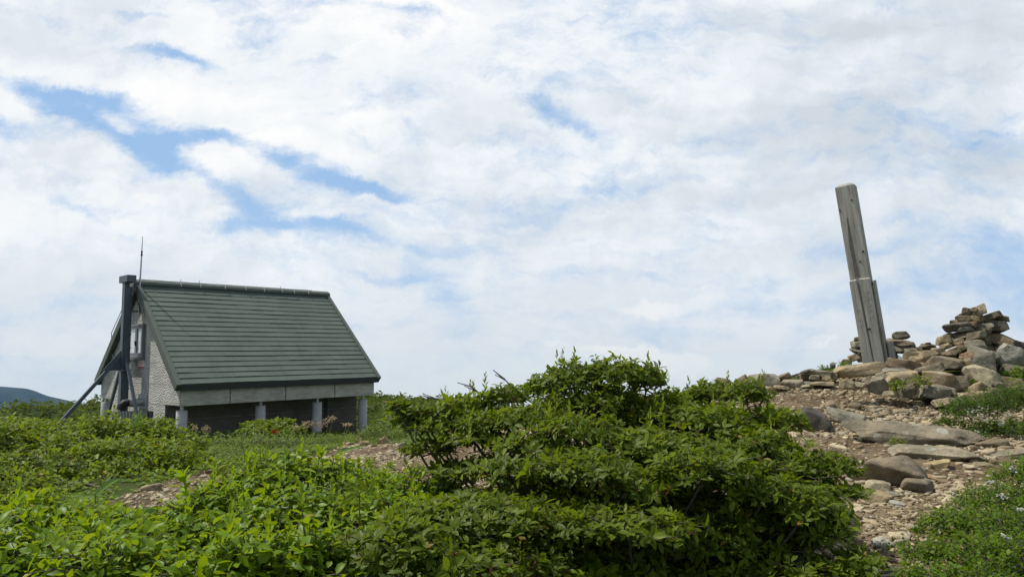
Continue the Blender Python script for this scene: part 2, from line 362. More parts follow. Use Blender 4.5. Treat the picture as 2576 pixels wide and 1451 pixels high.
for x, y, z in [(0,0,0),(-3,2.5,.05),(2,1.8,.25),(0,3,.05),(3.2,2.8,.55),(-6,5,.05),(-9,8,-.1),(-1,6,0),(-12,12,-.5),(-7,11,-.2),(0,-6,.1),(-6,-4,.1),(6,-3,.8),
                (2.5,13,-.3),(5.5,12.4,.35),(8,12,.4),(3,17,-1.6),(7,17,-1.6),(-3,20,-1.2),(11,8,.9),(10,2,1.2),(-18,16,-1.4),(-20,8,-1.1),(12,20,-2.2),
                (-25,28,-2.8),(-5,33,-3.6),(8,32,-4.2),(20,28,-4),(25,10,-.8),(-28,0,-2),(-15,36,-3.6)]: ctrl.append(np.array([x, y, z]))
ctrl = np.array(ctrl)
def _phi(r): return np.where(r > 1e-9, r*r*np.log(r+1e-12), 0)
def _fit():
    X = ctrl[:, :2]; n = len(X); K = _phi(np.linalg.norm(X[:, None]-X[None], axis=2))+np.eye(n)*.25
    Q = np.hstack([np.ones((n, 1)), X]); A = np.block([[K, Q], [Q.T, np.zeros((3, 3))]])
    return np.linalg.solve(A, np.concatenate([ctrl[:, 2], np.zeros(3)]))
_w = _fit()
_wav = [(rng.uniform(.4, 2.6), rng.uniform(0, 6.28), rng.uniform(0, 6.28)) for _ in range(14)]
def fbump(x, y, s=1.0):
    r = 0
    for k, a, p in _wav: r = r+np.sin((x*math.cos(a)+y*math.sin(a))*k*s+p)/(1+k)
    return r
def smooth(a, b, x): t = np.clip((x-a)/(b-a), 0, 1); return t*t*(3-2*t)
def ground(x, y):
    x = np.asarray(x, float); y = np.asarray(y, float); sh = x.shape; x = x.ravel(); y = y.ravel()
    r = np.hypot(x, y); out = np.zeros(len(x))
    w = smooth(24, 40, r)
    near = w < 1
    if near.any():
        q = np.stack([x[near], y[near]], 1); k = _phi(np.linalg.norm(q[:, None]-ctrl[None, :, :2], axis=2))
        out[near] = k@_w[:-3]+_w[-3]+q@_w[-2:]+.018*fbump(q[:, 0], q[:, 1], 2.2)
    far = -4.2-(np.clip(r, 30, 120)-30)*.085
    far = far+4.9*np.exp(-(((x+25)/20)**2+((y-64)/17)**2))+1.9*np.exp(-(((x+4)/26)**2+((y-98)/20)**2))+1.6*np.exp(-(((x+22)/12)**2+((y-86)/14)**2))
    far = far+.35*fbump(x, y, .25)*smooth(35, 60, r)
    far = far-np.clip(r-122, 0, 1500)*.62
    far = far-8*smooth(122, 400, r)*fbump(x, y, .012)
    out = out*(1-w)+(far+EZ)*w
    return out.reshape(sh)
def gz(x, y): return float(ground(np.array([x]), np.array([y]))[0])
def G(px, py, y0=1.5, y1=30):
    """where the sight line through a pixel meets the ground"""
    r = ray(px, py); ys = np.linspace(y0, y1, 400); t = ys/r[1]
    z = r[2]*t+EZ; g = ground(r[0]*t, ys); k = np.where(z < g)[0]
    if len(k) == 0: return P(px, py, ys[int(np.argmin(np.where(ys < 16, z-g, 99)))])
    i = k[0]
    if i == 0: return P(px, py, y0)
    f = (z[i-1]-g[i-1])/((z[i-1]-g[i-1])-(z[i]-g[i])); return P(px, py, ys[i-1]+f*(ys[i]-ys[i-1]))
def poly_world(pix):
    out = []
    for a, b in pix:
        q = G(a, b); out.append(q[:2])
    return np.array(out)
def inside(pts, poly):
    x, y = pts[:, 0], pts[:, 1]; c = np.zeros(len(pts), bool); j = len(poly)-1
    for i in range(len(poly)):
        xi, yi = poly[i]; xj, yj = poly[j]
        c ^= ((yi > y) != (yj > y)) & (x < (xj-xi)*(y-yi)/(yj-yi+1e-12)+xi); j = i
    return c
POLY_R = poly_world([(1815,1000),(1960,975),(2120,950),(2230,940),(2400,985),(2590,1010),(2700,1100),(2600,1230),(2480,1290),(2390,1440),(2200,1500),(1950,1400),(1750,1200),(1650,1060)])
POLY_M = poly_world([(850,1130),(905,1098),(1000,1098),(1250,1085),(1500,1030),(1700,1040),(1800,1120),(1500,1260),(1200,1225),(960,1215),(860,1190),(760,1172),(640,1210),(520,1240),(450,1310),(260,1330),(290,1262),(350,1232),(440,1206),(560,1188),(700,1166),(780,1150)])
def build_ground():
    # rings: fine near the camera, coarse to the horizon
    rr = np.concatenate([np.linspace(0.02, 16, 170), np.linspace(16.3, 40, 70), np.geomspace(41, 150, 60), np.geomspace(160, 9500, 50)])
    na = 420; th = np.linspace(0, 2*np.pi, na, endpoint=False)
    X = rr[:, None]*np.sin(th)[None]; Y = rr[:, None]*np.cos(th)[None]
    Z = ground(X, Y); Z += np.where(rr[:, None] > 45, .25*fbump(X, Y, .8), 0)*(rr[:, None] < 130)
    V = np.stack([X, Y, Z], 2).reshape(-1, 3)
    i = np.arange(len(rr)-1)[:, None]*na; k = np.arange(na)[None]; k2 = (k+1) % na
    Fq = np.stack([i+k, i+k2, i+na+k2, i+na+k], 2).reshape(-1, 4)[:, ::-1]
    pts = V[:, :2]; stony = inside(pts, POLY_R) | inside(pts, POLY_M)
    me = npmesh('ground', V, [Fq], [M['ground']], {'veg': np.where(stony, 0, 1)}, smooth=True)
    tag(link('ground', me), kind='structure')
build_ground()
def build_mountain():
    nx, ny = 120, 50
    x = np.linspace(-10500, -3600, nx); y = np.linspace(7300, 10500, ny); X, Y = np.meshgrid(x, y)
    # ridge line taken from its outline against the cloud: it falls to the right
    px = np.array([-600, -300, -100, 0, 64, 107, 156, 230, 320, 420]); py = np.array([905, 925, 958, 973, 985, 997, 1010, 1035, 1065, 1100])
    D = 8600; rx = np.array([P(a, b, D)[0] for a, b in zip(px, py)]); rz = np.array([P(a, b, D)[2] for a, b in zip(px, py)])
    top = np.interp(X, rx, rz, left=rz[0]-200, right=rz[-1]-300)
    Z = -1050+(top+1050)*np.exp(-((Y-D)/900)**2)
    Z += 3*fbump(X, Y, .02)+6*fbump(X, Y, .006)*np.exp(-((Y-D)/1200)**2)+12
    V = np.stack([X, Y, Z], 2).reshape(-1, 3)
    i = np.arange(ny-1)[:, None]*nx; k = np.arange(nx-1)[None]
    Fq = np.stack([i+k, i+k+1, i+nx+k+1, i+nx+k], 2).reshape(-1, 4)
    tag(link('mountain', npmesh('mountain', V, [Fq], [M['mountain']], smooth=True)), kind='structure')
build_mountain()

# ------------------------------------------------------------------ foliage tools
def nrm(a): return a/np.maximum(np.linalg.norm(a, axis=-1, keepdims=True), 1e-9)
TPL8 = dict(v=np.array([[0,0],[.28,-.8],[.28,0],[.28,.8],[.58,-1],[.58,0],[.58,1],[.85,-.5],[.85,0],[.85,.5],[1,0]], float),
            t=np.array([[0,2,1],[0,3,2],[7,8,10],[8,9,10]]), q=np.array([[1,2,5,4],[2,3,6,5],[4,5,8,7],[5,6,9,8]]))
TPL4 = dict(v=np.array([[0,0],[.5,-1],[.5,0],[.5,1],[1,0]], float), t=np.array([[0,2,1],[0,3,2],[1,2,4],[2,3,4]]), q=None)
def leaves(base, d, nor, L, W, tpl=TPL8, fold=.35, droop=.25, tint=None):
    """one leaf blade per row: base point, direction, blade normal, length, half width"""
    n = len(base); d = nrm(d); nor = nrm(nor-(nor*d).sum(1, keepdims=True)*d); s = np.cross(d, nor)
    t = tpl['v'][:, 0][None, :, None]; w = tpl['v'][:, 1][None, :, None]
    L = np.broadcast_to(L, n)[:, None, None]; W = np.broadcast_to(W, n)[:, None, None]; dr = np.broadcast_to(droop, n)[:, None, None]
    V = base[:, None]+d[:, None]*t*L+s[:, None]*w*W+nor[:, None]*(np.abs(w)*W*fold-dr*L*t*t)
    m = tpl['v'].shape[0]; off = (np.arange(n)*m)[:, None, None]
    F = [(tpl['t'][None]+off).reshape(-1, 3)]
    if tpl['q'] is not None: F.append((tpl['q'][None]+off).reshape(-1, 4))
    tint = rng.random(n) if tint is None else tint
    return V.reshape(-1, 3), F, np.repeat(tint, m), np.tile(np.abs(tpl['v'][:, 1]), n)
def join(parts):
    V = []; T = []; Rm = []; F3 = []; F4 = []; b = 0
    for v, F, t, r in parts:
        V.append(v); T.append(t); Rm.append(r)
        for f in F: (F3 if f.shape[1] == 3 else F4).append(f+b)
        b += len(v)
    F = [np.concatenate(x) for x in (F3, F4) if x]
    return np.concatenate(V), F, np.concatenate(T), np.concatenate(Rm)
def leaf_obj(name, parts, m, parent=None):
    V, F, T, Rm = join(parts)
    return link(name, npmesh(name, V, F, [m], {'tint': T, 'rim': Rm}, smooth=True), parent)
def tubes_np(A, Bp, ra, rb, n=4, bend=None):
    """many straight/bent twigs A->B at once"""
    k = len(A); mid = (A+Bp)/2+(bend if bend is not None else 0)
    d = nrm(Bp-A); u = nrm(np.cross(d, np.tile([[.3, .2, 1.]], (k, 1)))); w = np.cross(d, u)
    ang = np.arange(n)*2*np.pi/n; ring = u[:, None]*np.cos(ang)[None, :, None]+w[:, None]*np.sin(ang)[None, :, None]
    ra = np.broadcast_to(ra, k)[:, None, None]; rb = np.broadcast_to(rb, k)[:, None, None]
    V = np.stack([A[:, None]+ring*ra, mid[:, None]+ring*(ra+rb)/2, Bp[:, None]+ring*rb], 1).reshape(-1, 3)
    off = (np.arange(k)*3*n)[:, None]; q = []
    for s in (0, 1):
        for j in range(n): q.append([s*n+j, s*n+(j+1) % n, (s+1)*n+(j+1) % n, (s+1)*n+j])
    F = (np.array(q)[None]+off[:, :, None]).reshape(-1, 4); return V, [F]
_j = random.Random(4)
def jit(L, a=.35, drop=0):
    return [(x+_j.uniform(-a, a)*rx, y+_j.uniform(-a, a)*ry, rx*_j.uniform(.6, 1.05), ry*_j.uniform(.6, 1.35), d+_j.uniform(-.03, .03)*d) for x, y, rx, ry, d in L]
def shrub(name, label, cat, lobes, dens, L, W, style, m, kleaf=6, up=.6, base=None, tpl=TPL8, group=None, twigs=True, red=.0, flowers=0, shoots=0, hmin=.03, droop=.25, inner=.5, tb=0, limb_r=.018):
    """lobes: (px, py, rx_px, ry_px, distance) ellipsoids of foliage; every one gets tips, twigs and leaves"""
    C = np.array([P(a, b, d) for a, b, rx, ry, d in lobes]); Rd = np.array([(rx/F*d, max(rx, ry)/F*d*.95, ry/F*d) for a, b, rx, ry, d in lobes])
    if base is None: bx, by = C[:, 0].mean(), C[:, 1].mean()+.1
    else: bx, by = base
    base = np.array([bx, by, gz(bx, by)-.03])
    root = empty(name, base, label, cat, group)
    tips = []; dirs = []; lob = []
    for i in range(len(C)):
        rx, ry, rz = Rd[i]; area = 4*math.pi*(((rx*ry)**1.6+(rx*rz)**1.6+(ry*rz)**1.6)/3)**(1/1.6)
        n = int(area*dens)
        v = nrm(rng.normal(size=(n, 3))); v[:, 2] = np.where(v[:, 2] < -.15, -v[:, 2]*rng.random(n), v[:, 2]); v = nrm(v)
        r = 1-np.abs(rng.normal(0, .22, n)); r = np.clip(r+rng.normal(0, .06, n), inner, 1.15); r = np.where(rng.random(n) < .13, rng.uniform(1.05, 1.4, n), r)
        tips.append(C[i]+v*Rd[i]*r[:, None]); dirs.append(nrm(v/np.maximum(Rd[i], .05)*Rd[i].mean())); lob.append(np.full(n, i))
    T = np.concatenate(tips); D = np.concatenate(dirs); lob = np.concatenate(lob)
    keep = T[:, 2] > ground(T[:, 0], T[:, 1])+hmin
    for i in range(len(C)):
        q = (T-C[i])/Rd[i]; keep &= ~(((q*q).sum(1) < .36) & (lob != i))
    T, D, lob = T[keep], D[keep], lob[keep]; n = len(T)
    S = nrm(D*(1-up)+np.array([0, 0, 1])*up+rng.normal(0, .22, (n, 3)))      # shoot direction
    side = nrm(np.cross(S, rng.normal(size=(n, 3)))); fw = np.cross(S, side)
    parts = []; ttint = rng.random(n); lsz = rng.uniform(.7, 1.15, n)
    for k in range(kleaf):
        if style == 'whorl':
            a = k*2*math.pi/kleaf+rng.normal(0, .25, n)+ttint*6; e = np.radians(rng.normal(74 if k % 2 else 56, 13, n)); along = rng.uniform(-.55, .05, n)*L
        else:
            a = k*2.4+rng.normal(0, .3, n)+ttint*6; e = np.radians(rng.normal(58, 14, n)); along = -(k/kleaf)*L*2.2+rng.normal(0, .1, n)*L
        rad = side*np.cos(a)[:, None]+fw*np.sin(a)[:, None]
        d = S*np.cos(e)[:, None]+rad*np.sin(e)[:, None]
        nor = S*np.sin(e)[:, None]-rad*np.cos(e)[:, None]+rng.normal(0, .18, (n, 3))
        ll = L*rng.uniform(.55, 1.2, n)*lsz; ww = W*rng.uniform(.8, 1.15, n)*(ll/L)
        b = T+S*along[:, None]+rad*.004
        tint = np.clip(ttint*.55+rng.random(n)*.32+tb+(rng.random(n) < .02)*.6, 0, 1)
        parts.append(leaves(b, d, nor, ll, ww, tpl, droop=rng.uniform(.3, 1.3, n)*droop, tint=tint))
    if shoots:                                                                # upright new growth above the crown
        idx = rng.choice(n, min(shoots, n), replace=False); idx = idx[(D[idx, 2] > .45) & (T[idx, 2] > np.quantile(T[:, 2], .66))]
        for j in range(8):
            b = T[idx]+np.array([0, 0, 1])*(j*.014+.01)*L/.055; a = j*2.4+rng.random(len(idx))*6; e = R(48-j*3)
            rad = np.stack([np.cos(a), np.sin(a), 0*a], 1); d = rad*math.sin(e)+np.array([0, 0, math.cos(e)])
            parts.append(leaves(b, d, np.array([0, 0, 1.])*math.sin(e)-rad*math.cos(e), L*(.85-.05*j), W*(.8-.05*j), tpl, tint=np.full(len(idx), .8), droop=-.1))
    fo = leaf_obj('foliage', parts, m); fo.parent = root; fo.matrix_parent_inverse = Matrix.Translation(-Vector(base))
    if twigs:
        hub = C[lob]-Rd[lob]*np.array([0, 0, .35]); A = T+(hub-T)*rng.uniform(.35, .9, n)[:, None]*.8
        pick = rng.random(n) < .6
        V1, F1 = tubes_np(A[pick], T[pick]+S[pick]*.005, .0035*L/.055, .0016*L/.055, 4, rng.normal(0, .008, (pick.sum(), 3)))
        LV = []; LF = []; b = 0
        mb = MB()
        for i in range(len(C)):
            c = C[i]-np.array([0, 0, Rd[i][2]*.35]); bb = base+rng.normal(0, .06, 3)*[1, 1, 0]
            pts = [bb+(c-bb)*s+rng.normal(0, .045, 3)*(s*(1-s)*4)+np.array([0, 0, -.16])*(math.sin(s*math.pi))*np.linalg.norm((c-bb)[:2]) for s in np.linspace(0, 1, 7)]
            pts = [np.array([p[0], p[1], max(p[2], gz(p[0], p[1])+.02)]) if 0 < k else p for k, p in enumerate(pts)]
            mb.tube(pts, np.linspace(limb_r, limb_r*.35, 7), 6)
            for _ in range(6):
                v = nrm(rng.normal(size=3)); e = C[i]+v*Rd[i]*.75
                if e[2] < gz(e[0], e[1])+.03: continue
                m1 = (c+e)/2+rng.normal(0, .02, 3); mb.tube([c, m1, e], [limb_r*.35, limb_r*.25, limb_r*.12], 5)
        V2 = np.array(mb.V); F2 = np.array([f for f in mb.F if len(f) == 4])
        me = npmesh('branches', np.concatenate([V1, V2]), [F1[0], F2+len(V1)], [M['twig']], smooth=True)
        bo = link('branches', me); bo.parent = root; bo.matrix_parent_inverse = Matrix.Translation(-Vector(base))
        if red:
            k = rng.random(n) < red
            V3, F3 = tubes_np(T[k]-S[k]*L*.9, T[k]+S[k]*L*.15, .0028*L/.055, .0022*L/.055, 5)
            ro = link('new_twigs', npmesh('new_twigs', V3, F3, [M['redtwig']], smooth=True)); ro.parent = root; ro.matrix_parent_inverse = Matrix.Translation(-Vector(base))
    for fl in (flowers or []):
        fx, fy, fr, fd = fl
        c = P(fx, fy, fd); nn = 13; rr = fr/F*fd
        o = rng.normal(0, .5, (nn, 3))*[rr, rr*.6, rr*.6]; b = c+o
        dv = nrm(rng.normal(size=(nn*4, 3))*[1, 1, .5]+[0, 0, .5])
        fobj = leaf_obj('flower_cluster', [leaves(np.repeat(b, 4, 0), dv, np.tile([[0, 0, 1.]], (nn*4, 1)), .011, .005, TPL4)], M['petal'])
        fobj.parent = root; fobj.matrix_parent_inverse = Matrix.Translation(-Vector(base))
    return root

# ------------------------------------------------------------------ big bush in the middle
BIG = [(1455,955,80,44,4.3),(1555,945,100,42,4.3),(1625,965,50,50,4.2),(1375,985,70,38,4.3),(1275,1000,80,32,4.2),(1180,1018,80,24,4.2),(1055,1036,60,15,4.2),
 (1105,1078,80,22,4.1),(1085,1132,60,20,4.0),(1230,1062,105,28,4.1),(1350,1062,110,36,4.0),(1195,1105,90,20,4.0),(1500,1020,120,46,4.2),(1650,1035,110,42,4.2),
 (1785,985,74,32,4.3),(1855,1005,66,38,4.2),(1720,1000,60,34,4.3),(1930,1035,44,30,4.2),(1765,1055,105,38,4.0),(1905,1065,66,34,4.1),(1970,1095,50,32,4.0),
 (1460,1105,125,40,3.75),(1600,1112,125,42,3.7),(1740,1122,105,40,3.7),(1880,1135,105,42,3.75),(2005,1150,90,38,3.7),(2100,1175,60,30,3.65),(1330,1140,95,30,3.75),
 (1190,1240,120,38,3.4),(1320,1222,125,38,3.4),(1470,1205,125,42,3.3),(1620,1212,130,44,3.2),(1770,1222,125,44,3.2),(1915,1235,110,42,3.2),(2035,1262,90,40,3.2),(2100,1310,66,40,3.3),
 (1090,1305,130,46,3.0),(1250,1318,140,46,3.0),(1420,1312,140,46,3.0),(1590,1325,130,46,3.1),(1760,1335,130,50,3.35),(1930,1350,130,50,3.35),(2080,1380,90,46,3.2),(2150,1420,60,36,3.1),
 (1005,1024,30,11,4.2),(1030,1062,44,13,4.15),(1135,1052,70,18,4.15),(1060,1100,44,13,4.1),(1150,1152,66,18,4.0),(1250,1150,80,20,3.95),(2050,1185,90,36,3.75),(1985,1215,90,40,3.55),(2090,1232,70,32,3.5),(1010,1400,140,56,2.7),(1180,1410,140,56,2.75),(1350,1425,140,56,3.0),(1530,1435,150,56,3.2),(1720,1440,150,60,3.35),(1900,1455,150,60,3.3),(2080,1465,110,50,3.1),
 (1500,1060,170,60,4.35),(1740,1080,160,60,4.3),(1560,1170,230,80,3.9),(1840,1180,190,70,3.85),(1500,1275,270,80,3.5),(1850,1290,210,80,3.55),(1450,1400,290,80,3.3),(1880,1410,230,80,3.45)]
_r = random.Random(21)
BIG = [(x+_r.uniform(-22, 22)*(12 < i < 50), y+26*math.sin(x/75+i//8*1.7)*(18 < i < 56)+_r.uniform(-20, 20)*(12 < i < 50), rx*_r.uniform(.72, 1.1), ry*_r.uniform(.8, 1.25), d+_r.uniform(-.12, .12)) for i, (x, y, rx, ry, d) in enumerate(BIG)]
shrub('azalea_bush', 'largest bush in the centre foreground with tiered dark green leaf whorls and bare twigs', 'bush', BIG, 400, .050, .0105, 'whorl', M['azalea'],
      kleaf=7, up=.42, base=P(1560,1300,3.75)[:2], red=.12, shoots=260, limb_r=.015)
# ------------------------------------------------------------------ left foreground shrubs
shrub('broadleaf_shrub', 'glossy bright green shrub filling the bottom left corner in front of the dirt path', 'shrub',
 jit([(40,1330,120,60,3.3),(180,1345,130,56,3.3),(330,1330,110,50,3.4),(60,1275,90,34,3.9),(180,1300,90,34,3.7),(300,1310,90,30,3.6),(-60,1420,160,70,2.8),(90,1420,160,64,2.7),(270,1415,140,60,2.7),(390,1400,110,60,2.8)], .2)+[(200,1400,200,60,2.9)],
 360, .053, .0150, 'spiral', M['broad'], kleaf=6, up=.6, droop=.3, shoots=25)
shrub('broadleaf_shrub', 'tall-shooted glossy green shrub left of the big bush, below the hut and path', 'shrub',
 jit([(470,1290,100,48,3.7),(560,1265,110,48,3.8),(660,1235,110,44,4.0),(750,1210,100,40,4.2),(500,1350,130,60,3.2),(640,1330,130,60,3.3),(770,1300,120,56,3.5),(480,1430,140,60,2.7),(640,1430,140,66,2.7),(800,1410,130,66,2.8),(830,1185,60,30,4.4),(750,1172,60,28,4.5),(650,1195,70,28,4.4),(560,1225,60,26,4.3)], .2)+[(620,1360,200,60,3.2),(700,1440,200,60,2.8)],
 360, .053, .0150, 'spiral', M['broad'], kleaf=6, up=.6, droop=.3, shoots=70)
shrub('broadleaf_shrub', 'mixed green shrub tucked against the lower left side of the big bush', 'shrub',
 [(880,1240,90,36,4.0),(970,1235,90,34,4.0),(1060,1225,80,30,4.0),(900,1300,110,50,3.5),(1000,1290,110,46,3.5),(920,1380,120,60,3.0),(1130,1212,60,20,4.1),(1290,1195,70,22,4.1),(880,1190,60,20,4.6),(960,1205,60,20,4.4)],
 300, .050, .0130, 'spiral', M['broad'], kleaf=6, up=.6, droop=.3, shoots=40)
# ------------------------------------------------------------------ low hedge-like shrubs beyond the path
shrub('low_shrub', 'broad yellow-green low shrub at the left edge beyond the dirt path', 'shrub',
 [(10,1078,100,24,10.6),(95,1080,90,24,10.5),(170,1084,70,22,10.6)]+jit([(20,1085,130,34,10.5),(120,1092,110,34,10.3),(40,1130,120,40,9.4),(160,1135,110,40,9.4),(0,1180,120,40,8.6),(120,1185,110,40,8.4),(60,1225,120,40,7.6),(180,1225,90,34,7.7),(-90,1140,110,60,9)]+[(300,1248,60,16,7.4),(130,1262,80,20,7.0)]),
 85, .082, .022, 'spiral', M['hedge'], kleaf=6, up=.5, limb_r=.02)
shrub('low_shrub', 'yellow-green low shrub in front of the steel mast and the rough gable wall', 'shrub',
 [(225,1082,70,22,10.9),(290,1080,70,22,11),(360,1082,60,20,11.1),(425,1096,56,20,11.1),(480,1118,50,20,10.8)]+jit([(230,1085,100,30,10.8),(330,1088,90,28,11),(410,1100,70,28,11),(250,1130,100,38,9.6),(350,1130,90,36,9.8),(440,1140,80,34,9.8),(270,1180,110,38,8.7),(380,1180,100,36,8.8),(470,1175,60,32,9.2),(250,1222,80,26,8.0),(340,1212,80,24,8.2),(515,1150,50,30,9.8),(540,1185,50,22,9.2),(420,1205,60,20,8.6)]),
 85, .082, .022, 'spiral', M['hedge'], kleaf=6, up=.5, limb_r=.02)
shrub('low_shrub', 'small rounded green shrub growing against the dark hut base between two pillars', 'shrub',
 [(640,1070,32,14,17.6),(700,1068,34,16,17.6),(665,1084,50,14,17.2),(730,1082,30,12,17.3)], 70, .09, .028, 'whorl', M['hedge'], kleaf=6, up=.5, limb_r=.015)
shrub('herb_mound', 'fine pale green herb and shrub mound between the low shrubs and the hut pillars', 'plants',
 jit([(540,1118,60,20,12.6),(610,1114,60,18,13.6),(690,1115,60,18,13.8),(770,1112,60,14,14.8),(840,1104,50,12,15.6),(580,1150,60,16,11.3),(660,1145,60,14,12),(740,1136,60,12,13),(560,1172,50,10,10.5),(820,1125,40,8,14.2)], .25),
 95, .055, .013, 'spiral', M['cover'], kleaf=6, up=.5, tpl=TPL4, limb_r=.008)
shrub('herb_mound', 'sunlit green herb mound right of the last hut pillar, left of the big bush', 'plants',
 jit([(905,1092,40,12,17),(960,1075,50,16,17),(1010,1070,50,18,16.5),(940,1088,40,10,16),(985,1090,50,10,15.5)], .25),
 80, .065, .016, 'spiral', M['cover'], kleaf=6, up=.5, tpl=TPL4, limb_r=.008)
# ------------------------------------------------------------------ shrubs on the right
shrub('flowering_shrub', 'fine-leaved shrub with small white flowers in the bottom right corner', 'shrub',
 [(2560,1200,60,46,3.7),(2600,1260,120,56,3.5),(2480,1262,70,40,3.6),(2430,1310,90,44,3.4),(2360,1330,60,30,3.5),(2540,1330,110,52,3.2),(2330,1390,70,44,3.1),(2450,1395,110,54,2.95),(2580,1410,110,60,2.85),(2340,1450,80,40,2.8),(2460,1470,110,50,2.7),(2620,1180,60,50,3.8)],
 700, .022, .0068, 'spiral', M['small'], kleaf=7, up=.5, tpl=TPL4, flowers=[(2520,1250,12,3.3),(2565,1285,14,3.2),(2530,1352,10,2.9),(2490,1215,7,3.5),(2550,1180,9,3.5)], limb_r=.01)
shrub('flowering_shrub', 'dark rounded shrub with white flowers beside the long flat slab', 'shrub',
 [(2440,1036,62,42,6.45),(2510,1022,74,50,6.55),(2585,1016,76,54,6.6),(2385,1060,34,16,6.3),(2470,1075,50,24,6.3),(2560,1080,70,30,6.2),(2460,1095,30,14,6.0)],
 330, .030, .0095, 'spiral', M['smalldark'], kleaf=7, up=.45, tpl=TPL4, flowers=[(2440,1035,14,6.2),(2470,1030,16,6.2),(2478,1056,10,6.1),(2520,1065,10,6.05),(2535,1045,12,6.1),(2455,1090,16,5.9)], limb_r=.012)

